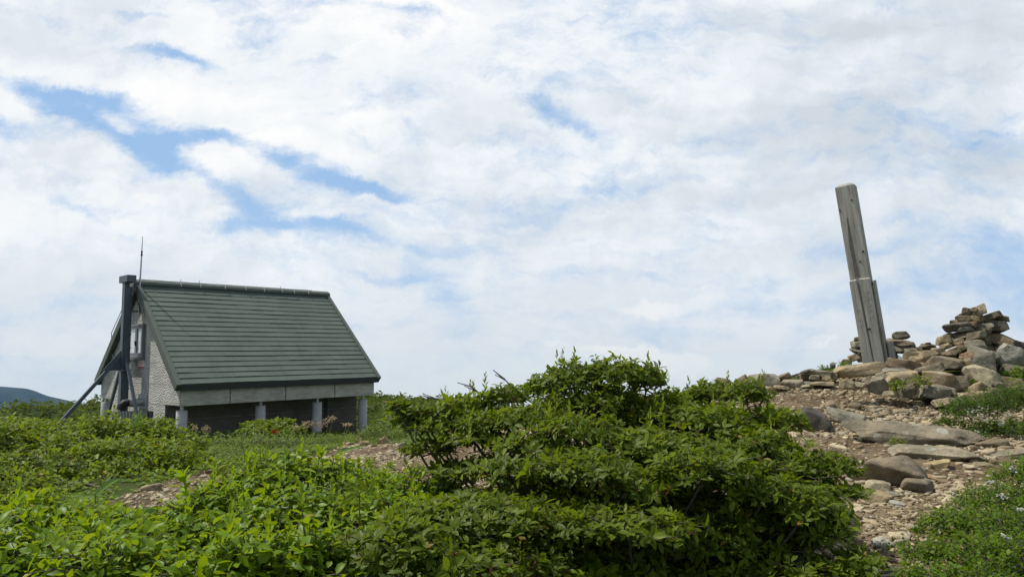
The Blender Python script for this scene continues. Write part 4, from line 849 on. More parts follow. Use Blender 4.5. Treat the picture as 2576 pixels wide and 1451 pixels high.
tall = [ # X, Y, w, h, colour, rot, d-offset, label
 (1770,240,105,112,LT,-12,0,'pale tan upright stone crowning the tall cairn'),
 (1700,238,88,62,TAN,-28,.02,'tilted tan stone with dark face leaning on the pale top stone'),
 (1620,262,75,82,RD,10,0,'reddish brown pointed stone left of the tall cairn top'),
 (1552,322,82,74,DG,-35,.04,'dark leaning stone on the upper left shoulder of the tall cairn'),
 (1606,336,112,66,BR,0,-.05,'round brown stone below the reddish pointed one'),
 (1692,288,66,44,BR,0,.02,'small brown stone just beneath the tilted tan stone'),
 (1714,336,84,62,TAN,8,-.04,'blocky tan stone in the upper middle of the tall cairn'),
 (1780,330,70,56,TAN,0,.02,'small tan stone under the pale crowning stone'),
 (1896,308,176,84,BR,-20,0,'brown flat stone tilted up to the right near the cairn top'),
 (1994,322,144,66,GB,12,.03,'grey-brown wedge stone jutting from the upper right of the cairn'),
 (1490,366,74,48,RD,-15,.03,'small reddish stone on the left above the long dark slab'),
 (1532,416,252,84,DG,-8,-.02,'long dark grey slab sticking out left in the upper cairn'),
 (1692,396,76,62,OR,0,-.12,'orange-tan wedge stone at the middle of the cairn'),
 (1800,402,170,52,GR,-6,.0,'thin grey slab behind the orange wedge stone'),
 (1948,414,196,110,DG,4,-.02,'thick dark block at the upper right of the cairn'),
 (1602,446,158,48,LG,-6,-.10,'thin light grey slab under the long dark slab'),
 (1764,438,120,34,BR,8,-.10,'thin brown slab under the orange wedge stone'),
 (1850,458,74,52,BR,0,-.12,'small brown stone below the thick dark block'),
 (1650,492,290,76,BR,-8,-.06,'long brown slab across the waist of the tall cairn'),
 (1432,508,92,62,GR,-30,.04,'small grey stone on the left slope of the cairn waist'),
 (1380,560,156,92,TAN,-14,-.02,'tan boulder at the left flank of the tall cairn'),
 (1712,520,206,92,GB,-12,-.16,'grey-brown rounded stone in the middle of the cairn'),
 (1980,545,290,128,RD,24,-.02,'large red-brown stone sloping down right on the cairn'),
 (1520,572,146,80,BR,-20,-.08,'brown angular stone under the long brown slab'),
 (1556,602,76,54,OR,-30,-.20,'small orange stone in the left middle of the cairn'),
 (1828,562,94,70,RD,0,-.12,'small red-brown stone left of the large sloping stone'),
 (1692,618,226,112,GR,-10,-.22,'grey slab-like stone in the centre of the cairn'),
 (1404,622,112,64,TAN,-20,-.14,'small tan stone below the left flank boulder'),
 (1520,655,170,72,TAN,-16,-.24,'tan flat stone left of the grey central stone'),
 (1830,640,130,60,BR,0,-.08,'brown stone in shadow right of the grey central stone'),
 (1930,640,150,50,GB,5,.0,'dull slab peeping out under the red-brown stone'),
 (2084,742,310,250,LG,12,-.28,'largest pale grey boulder at the right of the cairn'),
 (1782,772,272,236,GR,18,-.42,'angular grey boulder in the lower middle of the cairn'),
 (1888,720,156,126,GR,14,-.30,'grey stone wedged behind the pale right boulder'),
 (1620,720,126,70,OR,-10,-.40,'stone with an orange top left of the angular grey boulder'),
 (2190,665,170,170,DG,14,-.1,'dark stone at the far right flank of the cairn'),
 (2110,905,340,170,DG,12,-.42,'dark brown slab under the pale right boulder'),
 (1232,722,208,112,TAN,-16,-.22,'tan-grey rough block left of the cairn'),
 (1062,702,138,112,GB,-8,-.05,'grey-brown block beside the mossy gap'),
 (1330,682,126,72,TAN,0,-.26,'tan stone on the left apron of the cairn'),
 (1420,700,110,56,TAN,-12,-.32,'thin tan plate on the left apron of the cairn'),
 (1500,690,120,50,RD,-12,-.30,'reddish plate on the left apron of the cairn'),
 (960,815,310,114,RD,6,-.30,'red-brown boulder right of the post foot'),
 (1110,820,190,66,TAN,10,-.36,'low tan stone right of the red-brown boulder'),
 (1390,805,316,134,GB,8,-.50,'wide brown boulder on the cairn apron'),
 (1240,872,280,112,GB,-14,-.60,'grey-tan boulder in the middle of the rubble'),
 (890,892,250,74,GR,4,-.50,'flat grey stone above the green tuft'),
 (930,965,350,150,TAN,-8,-.72,'broad tan boulder among green sprigs'),
 (1322,972,270,150,TAN,8,-.82,'tan boulder below the middle of the rubble'),
 (1534,1002,200,166,GB,-8,-.86,'squarish grey-brown boulder at the rubble front'),
 (1780,925,350,200,LT,26,-.76,'pale tan slab sloping right at the cairn foot'),
 (1640,790,96,80,TAN,0,-.52,'small tan stone at the left of the angular grey boulder'),
 (1580,842,100,66,GR,30,-.56,'small grey stone on edge in the rubble'),
 (1910,930,100,100,GR,0,-.56,'grey stone in the gap under the pale boulder'),
 (1730,1062,176,110,TAN,-22,-.98,'tan wedge stone in front of the sloping pale slab'),
 (1280,1122,280,144,GR,8,-1.05,'big grey-tan block at the front of the rubble'),
 (1000,1090,180,112,GB,-14,-1.02,'grey-brown stone behind the leafy sprig'),
 (1076,1100,86,112,LT,20,-1.04,'pale narrow stone next to the leafy sprig'),
 (1370,1075,260,90,GB,16,-.98,'grey-brown slab sloping right at the rubble front'),
 (690,1032,178,152,GR,-6,-.95,'egg-shaped grey stone below the flat boulder'),
 (592,992,118,106,GB,-30,-.86,'dark leaning stone left of the egg-shaped stone'),
 (372,1020,150,112,TAN,14,-.92,'tan triangular stone under the flat boulder left end'),
 (500,1032,110,64,LT,6,-.95,'small pale stone in front of the flat boulder'),
 (716,925,110,60,LT,-12,-.86,'pale stone peeping from under the flat boulder'),
 (1540,1142,130,62,LT,10,-1.10,'pale small stone in front of the squarish boulder'),
 (1350,1216,158,82,LT,-14,-1.22,'bright tan stone at the lowest edge of the rubble'),
 (1740,1142,240,76,TAN,0,-1.14,'low tan stone behind the flowering shrub'),
 (1520,1202,190,70,GB,6,-1.20,'flat brown stone at the rubble edge'),
 (1920,1100,150,76,BR,8,-1.05,'brown stone between the low tan stone and shrub'),
 (2080,1000,280,120,BR,14,-.78,'brown slab at the right edge of the rubble'),
 (2130,1070,230,60,BR,-6,-1.0,'long flat brown stone at the right edge'),
 (2195,1112,140,86,LT,0,-1.06,'pale stone cut by the right edge of the picture'),
 (1955,1045,170,90,GB,10,-.94,'grey-brown stone under the brown slab'),
 (2200,800,110,180,DG,20,-.2,'dark stone behind the pale boulder at the right edge'),
 (800,1110,130,44,LT,-10,-1.04,'thin pale stone left of the leafy sprig'),
 (860,1130,60,44,LT,0,-1.06,'small pale chip at the rubble front'),
 (960,1175,110,34,LT,8,-1.15,'thin pale chip lying on the soil below the rubble'),
]
D0 = 8.75
for X, Y, w, h, col, rot, do, lab in tall:
    a = C4(X, Y, w*1.04, h*1.2); stone(*a, col, lab, d=D0+do, rot=rot, group='stones of the tall cairn and its rubble', name='cairn_stone', cat='stone', planes=8, p=44)
# the core of the cairn, seen only as bits of stone through the gaps
r_ = random.Random(11)
for k in range(64):
    t = k/63; y = 300+t*620; half = 90+t*260; x = 1740+t*20+r_.uniform(-half, half)*.8; s = 100+70*t
    stone(*C4(x, y, s*r_.uniform(.9, 1.4), s*.75), BR, 'brown filler stone wedged deep inside the tall cairn', d=D0+.22-(.35*t if t > .6 else 0), rot=r_.uniform(-15, 15), group='filler stones inside the tall cairn', name='filler_stone', cat='stone', sub=3)
for k in range(44):
    x = r_.uniform(860, 2200); y = r_.uniform(700, 1120); s = r_.uniform(90, 150); dd = D0-.08-(y-640)/600*1.1
    stone(*C4(x, y, s*1.3, s*.7), TAN if k % 3 else BR, 'small brown rubble stone filling gaps around the tall cairn', d=dd+.16, rot=r_.uniform(-15, 15), group='rubble stones around the tall cairn', name='rubble_stone', cat='stone', sub=3)
small = [
 (932,506,152,76,GR,-4,0,'grey block on top of the small cairn right of the post'),
 (922,574,236,70,GB,0,0,'rounded grey-brown stone under the grey block'),
 (935,642,250,104,GR,4,-.03,'wide grey base stone of the small cairn right of the post'),
 (846,690,74,140,DG,-14,-.06,'dark upright stone leaning beside the post foot'),
 (820,640,60,70,GB,0,0,'small brown stone between post and small cairn'),
 (1218,622,144,62,BR,-2,0,'brown stone on the low heap between the cairns'),
 (1210,652,120,36,DG,4,.02,'thin dark stone in the low heap between the cairns'),
 (1118,650,104,52,BR,-6,.03,'brown stone left in the low heap between the cairns'),
 (1166,690,150,50,TAN,0,-.05,'tan base stone of the low heap between the cairns'),
 (1222,596,60,30,DG,0,.0,'little dark stone topping the low heap'),
 (492,540,96,42,BR,-6,0,'brown capstone of the small cairn left of the post'),
 (492,590,152,82,GR,-10,0,'grey block in the small cairn left of the post'),
 (500,646,150,42,DG,6,0,'dark flat stone in the small cairn left of the post'),
 (484,672,164,44,GR,6,-.02,'thin grey slab jutting left from the small cairn'),
 (440,738,110,80,RD,-20,-.05,'reddish pointed stone at the foot of the small left cairn'),
 (500,718,110,56,GB,20,-.02,'grey-brown stone under the thin jutting slab'),
 (552,712,90,70,RD,0,0,'red-brown stone half hidden by the post'),
 (532,506,30,44,LG,10,0,'tiny pale stone touching the left side of the post'),
 (560,765,150,40,BR,-6,-.05,'brown flat stone behind the flat boulder'),
 (360,780,90,50,RD,0,-.05,'red-brown stone by the green tufts on the skyline'),
]
for X, Y, w, h, col, rot, do, lab in small:
    stone(*C4(X, Y, w*1.05, h*1.12), col, lab, d=9.35+do, rot=rot, group='stones of the small cairns by the post', name='cairn_stone', cat='stone', planes=8, p=44)
stone(*C4(502,872,520,200), TAN, 'large flat tan boulder lying at the foot of the leaning post', d=8.6, rot=-9, depth=.4, sub=5, p=14, planes=9, tilt=6)
for X, Y, w, h, col, rot, lab in [
 (214,820,52,66,GR,0,'small upright grey stone on the skyline left of the post'),
 (80,905,240,76,GB,2,'low tan-grey stone left of the flat boulder'),
 (100,1010,230,52,TAN,3,'thin flat grey-tan stone on the gravel edge'),
 (25,950,110,60,GB,6,'brown stone under the low tan-grey stone'),
 (140,952,100,64,TAN,-6,'small tan stone with grass in front'),
 (216,940,84,66,TAN,0,'small tan stone against the flat boulder'),
 (-60,880,170,40,DG,-14,'thin dark grey slab on the skyline ridge')]:
    a = C4(X, Y, w, h); stone(*a, col, lab, d=8.95-(Y-820)/190*.45, rot=rot)
for X, Y, w, h, col, rot, lab in [
 (1150,560,370,200,GR,4,'largest round grey boulder on the skyline behind the bush'),
 (860,562,180,160,RD,-16,'reddish angular stone left of the round grey boulder'),
 (925,600,90,110,OR,10,'small pinkish stone against the reddish angular stone'),
 (620,570,190,100,BR,0,'brown stone just above the right end of the big bush'),
 (1400,505,170,100,RD,-14,'brown stone right of the round grey boulder'),
 (1500,590,250,130,GB,8,'grey-brown boulder in the middle of the skyline row'),
 (1610,475,230,60,DG,-12,'dark slanting slab on the skyline'),
 (1740,520,290,90,GB,2,'low brown boulder right in the skyline row'),
 (1850,590,340,62,GR,3,'flat grey slab at the near side of the skyline row'),
 (1230,664,120,70,TAN,0,'small tan stone below the round grey boulder'),
 (1380,640,200,50,TAN,6,'flat tan stone below the skyline row'),
 (1700,620,160,40,LT,4,'thin pale slab below the flat grey slab'),
 (1080,690,150,60,GB,0,'low brown stone in front of the round grey boulder'),
 (600,680,110,56,LT,0,'pale stone seen over the bush shoots')]:
    a = C8(X, Y, w, h); stone(*a, col, lab, d=9.0-(Y-480)/220*.7 if X > 700 else 9.2, rot=rot, p=24)
for X, Y, w, h, col, rot, dep, lab, pp in [
 (1040,345,880,200,(.27,.232,.17),4,.55,'longest flat slab of grey-brown rock on the right path',16),
 (1240,492,610,135,(.29,.25,.18),2,.5,'second flat slab, in front of the longest one',16),
 (870,610,500,330,(.21,.172,.122),14,.7,'dark sloping boulder spotted with pale lichen',8),
 (1090,738,205,142,GB,6,.85,'smooth egg-shaped stone beside the lichen boulder',5),
 (785,748,176,112,LT,4,.8,'rough pale stone at the foot of the lichen boulder',12),
 (762,828,220,118,TAN,6,.8,'tan stone with a flat face in front of the rough pale stone',10),
 (565,812,180,116,GB,-4,.8,'pointed grey-brown stone at the left below the lichen boulder',12),
 (568,738,120,50,BR,0,.8,'small rounded brown stone by the bush edge',8),
 (658,728,84,64,LT,0,.8,'little pale angular stone left of the rough pale stone',18),
 (592,697,96,36,LG,0,.8,'flat pale grey pebble by the bush edge',10),
 (540,215,270,160,GR,14,.8,'grey rounded boulder on the gravel above the long slab',8),
 (285,240,270,230,DG,28,.8,'dark pyramid-shaped boulder at the right shoulder of the bush',22),
 (425,132,76,84,RD,0,.8,'small reddish stone behind the grey rounded boulder',14),
 (612,132,92,84,RD,10,.8,'small reddish triangular stone in the gravel',14),
 (1592,590,134,50,TAN,0,.8,'smooth flat pebble right of the second slab',5),
 (1494,606,84,44,LT,0,.8,'oval pale pebble next to the smooth flat one',5),
 (1524,558,54,34,TAN,0,.8,'tiny round pebble above the oval pale one',5),
 (1262,582,150,92,YT,-16,.8,'yellowish pointed stone under the edge of the second slab',14),
 (1668,425,210,90,BR,-4,.7,'brown flat stone below the flowering shrub',12),
 (1780,505,250,80,GB,-14,.6,'long grey-brown stone at the right beside the shrub',14),
 (482,462,116,66,LT,4,.8,'pale stone among the leaves left of the long slab',14),
 (620,362,56,34,YT,0,.8,'tiny yellowish stone under the left tip of the long slab',12),
 (902,812,116,60,GR,6,.8,'grey flat stone right of the tan stone',12),
 (934,886,104,62,LG,10,.8,'pale grey stone below the egg-shaped stone',12),
 (680,872,90,46,TAN,0,.8,'small tan stone at the lower left of the group',12),
 (946,1132,150,84,LT,6,.8,'pale stone in the gap between the two foreground shrubs',12),
 (826,1190,150,92,LG,-4,.8,'grey-white stone low in the gap between the shrubs',12),
 (876,1150,90,50,TAN,0,.8,'small tan stone behind the grey-white one',12),
 (1240,690,150,50,OR,10,.8,'flat pinkish stone right of the egg-shaped stone',12),
 (1130,620,70,44,LG,20,.8,'small pale slab between lichen boulder and yellowish stone',14),
 (970,180,90,44,TAN,0,.8,'small tan stone on the gravel above the long slab',12),
 (1010,470,60,34,TAN,0,.8,'small tan stone between the two slabs',12)]:
    big = w > 550
    stone(*C6(X, Y, w, h), col, lab, rot=rot, depth=.26 if big else dep, tilt=11 if big else 7, p=60 if big else pp*2, sub=5 if w > 250 else 4, planes=9 if w > 250 else 12)
def CZ(X, Y, w, h): k = .6289*700/2539; return (1350*.6289+X*k, 1550*.6289+Y*k, w*k, h*k)
for X, Y, w, h, col, rot, lab in [
 (400,815,150,100,YT,0,'rounded yellow-brown stone where the grass meets the path'),
 (660,770,160,130,OR,-24,'orange-brown stone standing right of the rounded yellow one'),
 (530,842,86,46,TAN,0,'little stone between the yellow and the orange-brown stones'),
 (800,800,96,40,GB,0,'brown stone right of the orange-brown one on the path'),
 (975,770,110,44,LG,-8,'pale grey stone at the back edge of the path'),
 (1005,905,150,90,TAN,-6,'tan block on the path left of the bush twigs'),
 (1080,1065,84,50,LT,-20,'small pale stone on the path below the tan block'),
 (815,965,70,40,LG,0,'small pale grey stone in the middle of the path'),
 (1770,1275,190,54,LT,-2,'flat pale stone at the near edge of the path under the bush')]:
    stone(*CZ(X, Y, w, h), col, lab, rot=rot, sub=4)
def CL(X, Y, w, h): k = .6289*1500/2576; return (X*k, 1550*.6289+Y*k, w*k, h*k)
for X, Y, w, h, col, rot, lab in [
 (1040,688,120,52,TAN,-4,'brown stone on the path left of the tall shoots'),
 (1452,580,90,42,TAN,6,'brown stone on the path right of the tall shoots'),
 (1385,590,50,44,OR,0,'small pinkish stone on the path by the tall shoots'),
 (1570,578,110,30,GB,-10,'thin stone on the path before the green patch'),
 (860,860,70,50,DG,-14,'dark stone on the path by the red leaves')]:
    stone(*CL(X, Y, w, h), col, lab, rot=rot, sub=4)

# ------------------------------------------------------------------ gravel
def build_gravel():
    def sample(poly, n, lim=None):
        lo, hi = poly.min(0), poly.max(0); q = rng.uniform(lo, hi, (n*4, 2)); q = q[inside(q, poly)]
        return q[:n]
    Q = np.concatenate([sample(POLY_R, 30000), sample(POLY_M, 30000)])
    n0 = fbump(Q[:, 0]*3.1, Q[:, 1]*3.1); Q = Q[rng.random(len(Q)) < np.clip(.78+n0*.36, .15, 1)]   # bare soil patches
    n = len(Q); z = ground(Q[:, 0], Q[:, 1])
    s = np.clip(rng.lognormal(math.log(.0150), .55, n), .007, .075); dist = np.hypot(Q[:, 0], Q[:, 1]); s = s*np.clip(.55+dist*.06, .7, 1.25)
    k = 5; ang = (np.arange(k)/k*2*np.pi)[None]+rng.uniform(-.45, .45, (n, k)); rad = rng.uniform(.65, 1.2, (n, k))
    el = rng.uniform(.4, .95, n)[:, None]; x = np.cos(ang)*rad; y = np.sin(ang)*rad*el; th = rng.uniform(0, 6.28, n)[:, None]
    X = (x*np.cos(th)-y*np.sin(th)); Y = (x*np.sin(th)+y*np.cos(th))
    hgt = s*rng.uniform(.15, .5, n); tx = rng.normal(0, .2, n)[:, None]; ty = rng.normal(0, .2, n)[:, None]
    def ring(f, h): return np.stack([Q[:, :1]+X*s[:, None]*f, Q[:, 1:]+Y*s[:, None]*f, (z+h)[:, None]+(X*tx+Y*ty)*s[:, None]*f], 2)
    V = np.concatenate([ring(.8, -s*.2), ring(1, hgt*.6), ring(.82, hgt)], 1).reshape(-1, 3)
    off = (np.arange(n)*3*k)[:, None, None]; q = []
    for a in (0, 1):
        for j in range(k): q.append([a*k+j, a*k+(j+1) % k, (a+1)*k+(j+1) % k, (a+1)*k+j])
    F4 = (np.array(q)[None]+off).reshape(-1, 4); F6 = ((2*k+np.arange(k))[None, None]+off).reshape(-1, k)
    me = npmesh('gravel', V, [F4, F6], [M['gravel']], {'tint': np.repeat(rng.random(n), 3*k)})
    tag(link('gravel', me), 'loose flat tan gravel covering the path and the slope by the cairns', 'gravel', kind='stuff')
build_gravel()

# ------------------------------------------------------------------ ground cover and far scrub
def cover(name, pts, L, W, m, label, cat, k=6, hgt=.12, tpl=TPL4, up=.8):
    n = len(pts); z = ground(pts[:, 0], pts[:, 1]); bumpy = (fbump(pts[:, 0]*1.7, pts[:, 1]*1.7)*.5+.6).clip(.15, 1.6)
    parts = []
    for i in range(k):
        b = np.stack([pts[:, 0], pts[:, 1], z+rng.uniform(.05, 1, n)*hgt*bumpy], 1)+rng.normal(0, L*.4, (n, 3))*[1, 1, .3]
        a = rng.uniform(0, 6.28, n); d = np.stack([np.cos(a), np.sin(a), rng.uniform(-.1, up, n)], 1)
        parts.append(leaves(b, d, np.tile([[0, 0, 1.]], (n, 1))+rng.normal(0, .3, (n, 3)), L*rng.uniform(.6, 1.2, n), W*rng.uniform(.7, 1.2, n), tpl, tint=np.clip(rng.random(n)*.8+rng.random(n)*.3*(rng.random(n) < .2), 0, 1)))
    o = leaf_obj(name, parts, m); tag(o, label, cat, kind='stuff'); return o
def scatter(poly, n):
    lo, hi = poly.min(0), poly.max(0); q = rng.uniform(lo, hi, (n*5, 2)); return q[inside(q, poly)][:n]
PC = poly_world([(440,1180),(560,1170),(700,1160),(850,1128),(905,1097),(1010,1092),(1260,1082),(1500,1030)])
PC = np.vstack([PC, [[6, 17], [9, 21], [4, 27], [-4, 33], [-16, 30], [-22, 22], [-14, 13], [-7.5, 10.5]]])
q = scatter(PC, 24000)
hl = (np.stack([q[:, 0]-HO[0], q[:, 1]-HO[1]], 1)); ha = hl@HA[:2]; hb = hl@HB[:2]
q = q[~((ha > .1) & (ha < 6.9) & (np.abs(hb) < 2.35))]
cover('ground_cover', q, .075, .019, M['cover'], 'low pale green herbs and grass covering the slope around the hut', 'plants', k=5, hgt=.27)
PC2 = np.array([[-16, -3], [-9, 6.5], [-5.5, 8.5], [-3.4, 6.8], [-1, 6], [.6, 6.2], [1.6, 4.2], [2.6, 3.2], [3.4, -2]])
q = scatter(PC2, 5000); q = q[~inside(q, POLY_M) & ~inside(q, POLY_R)]
q = np.concatenate([q, scatter(np.array([[-12, 5], [-12, 11], [-6, 12], [-3, 10.5], [-2.5, 7], [-6, 5]]), 3500)]); q = q[~inside(q, POLY_M)]
cover('undergrowth', q, .05, .015, M['broad'], 'dense green undergrowth between the foreground shrubs', 'plants', k=5, hgt=.14)
q = np.concatenate([scatter(np.array([[1.4, -3], [1.5, 1.6], [2.0, 2.6], [2.9, 4.0], [3.8, 5.4], [4.4, 6.2], [4.6, 7.8], [6.2, 8.6], [6, 10.5], [2, 10.8], [1, 14], [3, 18], [14, 18], [14, -3]]), 26000),
                    scatter(np.array([[-18, -3], [-18, 26], [-13, 20], [-11, 12], [-9, 6], [-6, -3]]), 8000)]); q = q[~inside(q, POLY_R) & ~inside(q, POLY_M)]
cover('alpine_turf', q, .06, .016, M['small'], 'low green alpine plants spreading over the slopes beyond the shrubs', 'plants', k=6, hgt=.09)
def hill_scrub():
    n = 26000; r = np.sqrt(rng.uniform(34**2, 122**2, n)); a = rng.uniform(R(-48), R(30), n); x, y = r*np.sin(a), r*np.cos(a)
    z = ground(x, y)+.25*fbump(x, y, .8)+rng.uniform(.1, .7, n)*(.5+.3*fbump(x, y, .5)).clip(.2, 1)
    parts = []
    for i in range(5):
        an = rng.uniform(0, 6.28, n); d = np.stack([np.cos(an), np.sin(an), rng.uniform(0, .9, n)], 1)
        b = np.stack([x, y, z], 1)+rng.normal(0, .25, (n, 3))*[1, 1, .5]
        parts.append(leaves(b, d, rng.normal(0, .5, (n, 3))+[0, 0, 1.], rng.uniform(.25, .5, n), rng.uniform(.06, .13, n), TPL4, tint=rng.random(n)))
    tag(leaf_obj('hill_scrub', parts, M['scrub']), 'dark green dwarf scrub covering the low hills behind the hut', 'scrub', kind='stuff')
hill_scrub()
def tuft(px, py, w, h, d, label, name='green_tuft', L=.05, W=.014, m='hedge', dens=220):
    shrub(name, label, 'plant', [(px, py, w/2, h/2, d)], dens, L, W, 'spiral', M[m], kleaf=6, up=.6, tpl=TPL4, limb_r=.006, hmin=-.05, inner=.2)
a = C4(1120,985,190,110); tuft(a[0], a[1], a[2], a[3]*1.2, 7.62, 'leafy green sprig growing between the rubble boulders below the cairn', 'leafy_sprig')
a = C4(890,1020,190,120); tuft(a[0], a[1], a[2], a[3], 7.65, 'green sprig left of the leafy sprig, beside the egg-shaped stone', 'leafy_sprig')
a = C4(880,915,230,40); tuft(a[0], a[1], a[2], a[3]*1.3, 8.15, 'flat green moss and grass on the grey stone by the post', 'grass_tuft', L=.03, W=.006)
a = C4(940,738,120,44); tuft(a[0], a[1], a[2], a[3]*1.2, 9.1, 'bright moss patch under the small cairn right of the post', 'moss_patch', L=.02, W=.006)
a = C4(330,810,180,80); tuft(a[0], a[1], a[2], a[3]*1.2, 9.0, 'green dwarf plant between flat boulder and skyline', 'dwarf_plant', L=.035, W=.01, m='small')
a = C4(140,850,180,60); tuft(a[0], a[1], a[2], a[3]*1.2, 9.1, 'green dwarf plant around the small upright skyline stone', 'dwarf_plant', L=.035, W=.01, m='small')
a = C6(930,420,130,60); tuft(a[0], a[1], a[2], a[3], 5.85, 'small green plant at the lower edge of the longest slab', 'small_plant', L=.03, W=.009, m='hedge', dens=500)
a = C6(1275,420,110,70); tuft(a[0], a[1], a[2], a[3], 5.85, 'small green plant between the two slabs near their right end', 'small_plant', L=.03, W=.009, m='hedge', dens=500)
for X, Y, w, h, lab in ((470,1080,150,170,'left seedling sprouting on the near edge of the gravel path'), (770,1130,170,150,'middle seedling sprouting on the near edge of the gravel path'), (1150,1180,330,170,'widest leafy seedling on the near edge of the gravel path')):
    b = CZ(X, Y, w, h); g = G(b[0], b[1]+b[3]*.5); tuft(b[0], b[1], b[2], b[3], g[1], lab, 'seedling', L=.06, W=.02, m='broad', dens=160)

# dry flower plumes, blades and coloured leaves
def plume(px, py, h_px, w_px, base_py, d, lab, lean=0):
    top = P(px, py, d); bx = P(px-lean, base_py, d); gb = np.array([bx[0], bx[1], min(bx[2], gz(bx[0], bx[1])+.02)])
    root = empty('dry_grass_head', tuple(gb), lab, 'plant', 'dry flower heads in front of the hut')
    mb = MB(); mid = (gb+top)/2+np.array([.02, 0, .03]); mb.tube([Vector(p)-Vector(gb) for p in (gb, mid, top)], [.006, .005, .003], 5); mb.obj('stalk', M['plume'], root)
    n = 60; c = rng.normal(0, .4, (n, 3))*[w_px/F*d, w_px/F*d*.6, h_px/F*d]*.6+top-gb; dv = nrm(rng.normal(size=(n, 3))+[.3, 0, .6])
    o = leaf_obj('seed_head', [leaves(c, dv, rng.normal(size=(n, 3)), .04, .012, TPL4)], M['plume']); o.parent = root
for px, py, hh, ww, by, lab, ln in [
 (433,1073,12,14,1095,'leftmost dry flower head, beside the first pillar',0),(492,1076,14,16,1100,'dry flower head drooping alone before the dark hut base',10),(518,1078,16,18,1104,'dry flower head right next to the lone drooping one',12),
 (745,1076,16,20,1105,'left dry plume of the tan clump by the third pillar',2),(768,1068,20,18,1105,'second dry plume in the tan clump by the third pillar',4),(786,1068,20,18,1105,'third dry plume in the tan clump, in front of the pillar',6),
 (806,1066,20,26,1105,'broad pale plume in the middle of the tan clump',8),(826,1058,20,22,1100,'highest slanting plume right of the third pillar',14),(838,1052,12,14,1100,'tip plume leaning furthest up right from the clump',18),(872,1068,8,24,1092,'thin dry spray right of the clump against the grey wall',16)]:
    plume(px, py, hh, ww, by, 16.5, lab, ln)
def blades(name, label, cat, specs, m='blade', group=None):
    """specs: base px,py  tip px,py  width px, distance, droop"""
    b0 = P(specs[0][0], specs[0][1], specs[0][5]); g = np.array([b0[0], b0[1], gz(b0[0], b0[1])]); root = empty(name, tuple(g), label, cat, group)
    for s in specs:
        a = P(s[0], s[1], s[5])-g; t = P(s[2], s[3], s[5])-g; w = s[4]/F*s[5]; L_ = np.linalg.norm(t-a)
        tt = np.array([0, .15, .35, .55, .75, .9, 1]); hw = np.array([.35, .8, 1, .95, .7, .35, .02])*w/2
        d = (t-a)/L_; side = nrm(np.cross(d, [0, -1, .5])); up = nrm(np.cross(side, d))
        V = []
        for q, h in zip(tt, hw):
            c = a+d*L_*q+np.array([0, 0, 1])*math.sin(q*math.pi)*L_*s[6]; V += [c-side*h, c+up*h*-.35, c+side*h]
        Fq = np.array([[3*i+j, 3*i+j+1, 3*i+j+4, 3*i+j+3] for i in range(6) for j in (0, 1)])
        o = link('leaf', npmesh('leaf', np.array(V), [Fq], [M[m]], {'tint': np.full(len(V), random.uniform(.2, .9)), 'rim': np.zeros(len(V))}, smooth=True), root)
    mb = MB(); mb.tube([(0, 0, 0), (P(specs[0][0], specs[0][1], specs[0][5])-g)*.5, (P(specs[0][0], specs[0][1], specs[0][5])-g)], [.004, .0035, .003], 5); mb.obj('stem', M['twig'], root)
blades('bamboo_grass', 'pale broad grass leaf arching up right above the path at left', 'grass', [(240,1245,304,1203,17,4.3,.12),(238,1248,205,1250,10,4.3,.12),(246,1246,350,1215,4,4.3,.2)])
blades('bamboo_grass', 'large blue-green bamboo grass leaf rising before the stony path', 'grass', [(345,1325,398,1270,26,3.6,.05),(268,1345,282,1290,9,3.6,0)])
blades('bamboo_grass', 'single bright blade poking up above the low shrub left of the mast', 'grass', [(338,1072,356,1030,12,10.2,0)])
blades('bamboo_grass', 'thin pale blade lying across the path edge', 'grass', [(845,1140,920,1120,8,8.5,.03),(850,1136,880,1072,3,9,.03)])
blades('rowan_sprig', 'yellow-green sprig with paired pointed leaflets at the left of the big bush', 'plant',
 [(905,1242,862,1262,12,3.3,.1),(900,1238,868,1236,11,3.3,.1),(890,1250,852,1280,12,3.3,.08),(915,1236,880,1222,11,3.3,.1),(925,1232,895,1207,11,3.3,.1),(930,1236,945,1206,11,3.3,.1),(918,1244,950,1228,12,3.3,.1)], m='hedge')
blades('red_leaf_sprig', 'dull red leaves low on the path edge among green shrubs', 'plant',
 [(262,1305,285,1290,14,3.75,.1),(268,1308,302,1300,15,3.7,.1),(258,1308,240,1296,13,3.75,.1),(280,1310,300,1318,12,3.7,.1)], m='red_leaf')
blades('red_leaf_sprig', 'small orange-red leaves on the shrub before the hut base', 'plant',
 [(688,1090,684,1080,8,16.4,.1),(690,1090,698,1078,8,16.4,.1),(692,1090,704,1084,8,16.4,.1)], m='red_leaf')
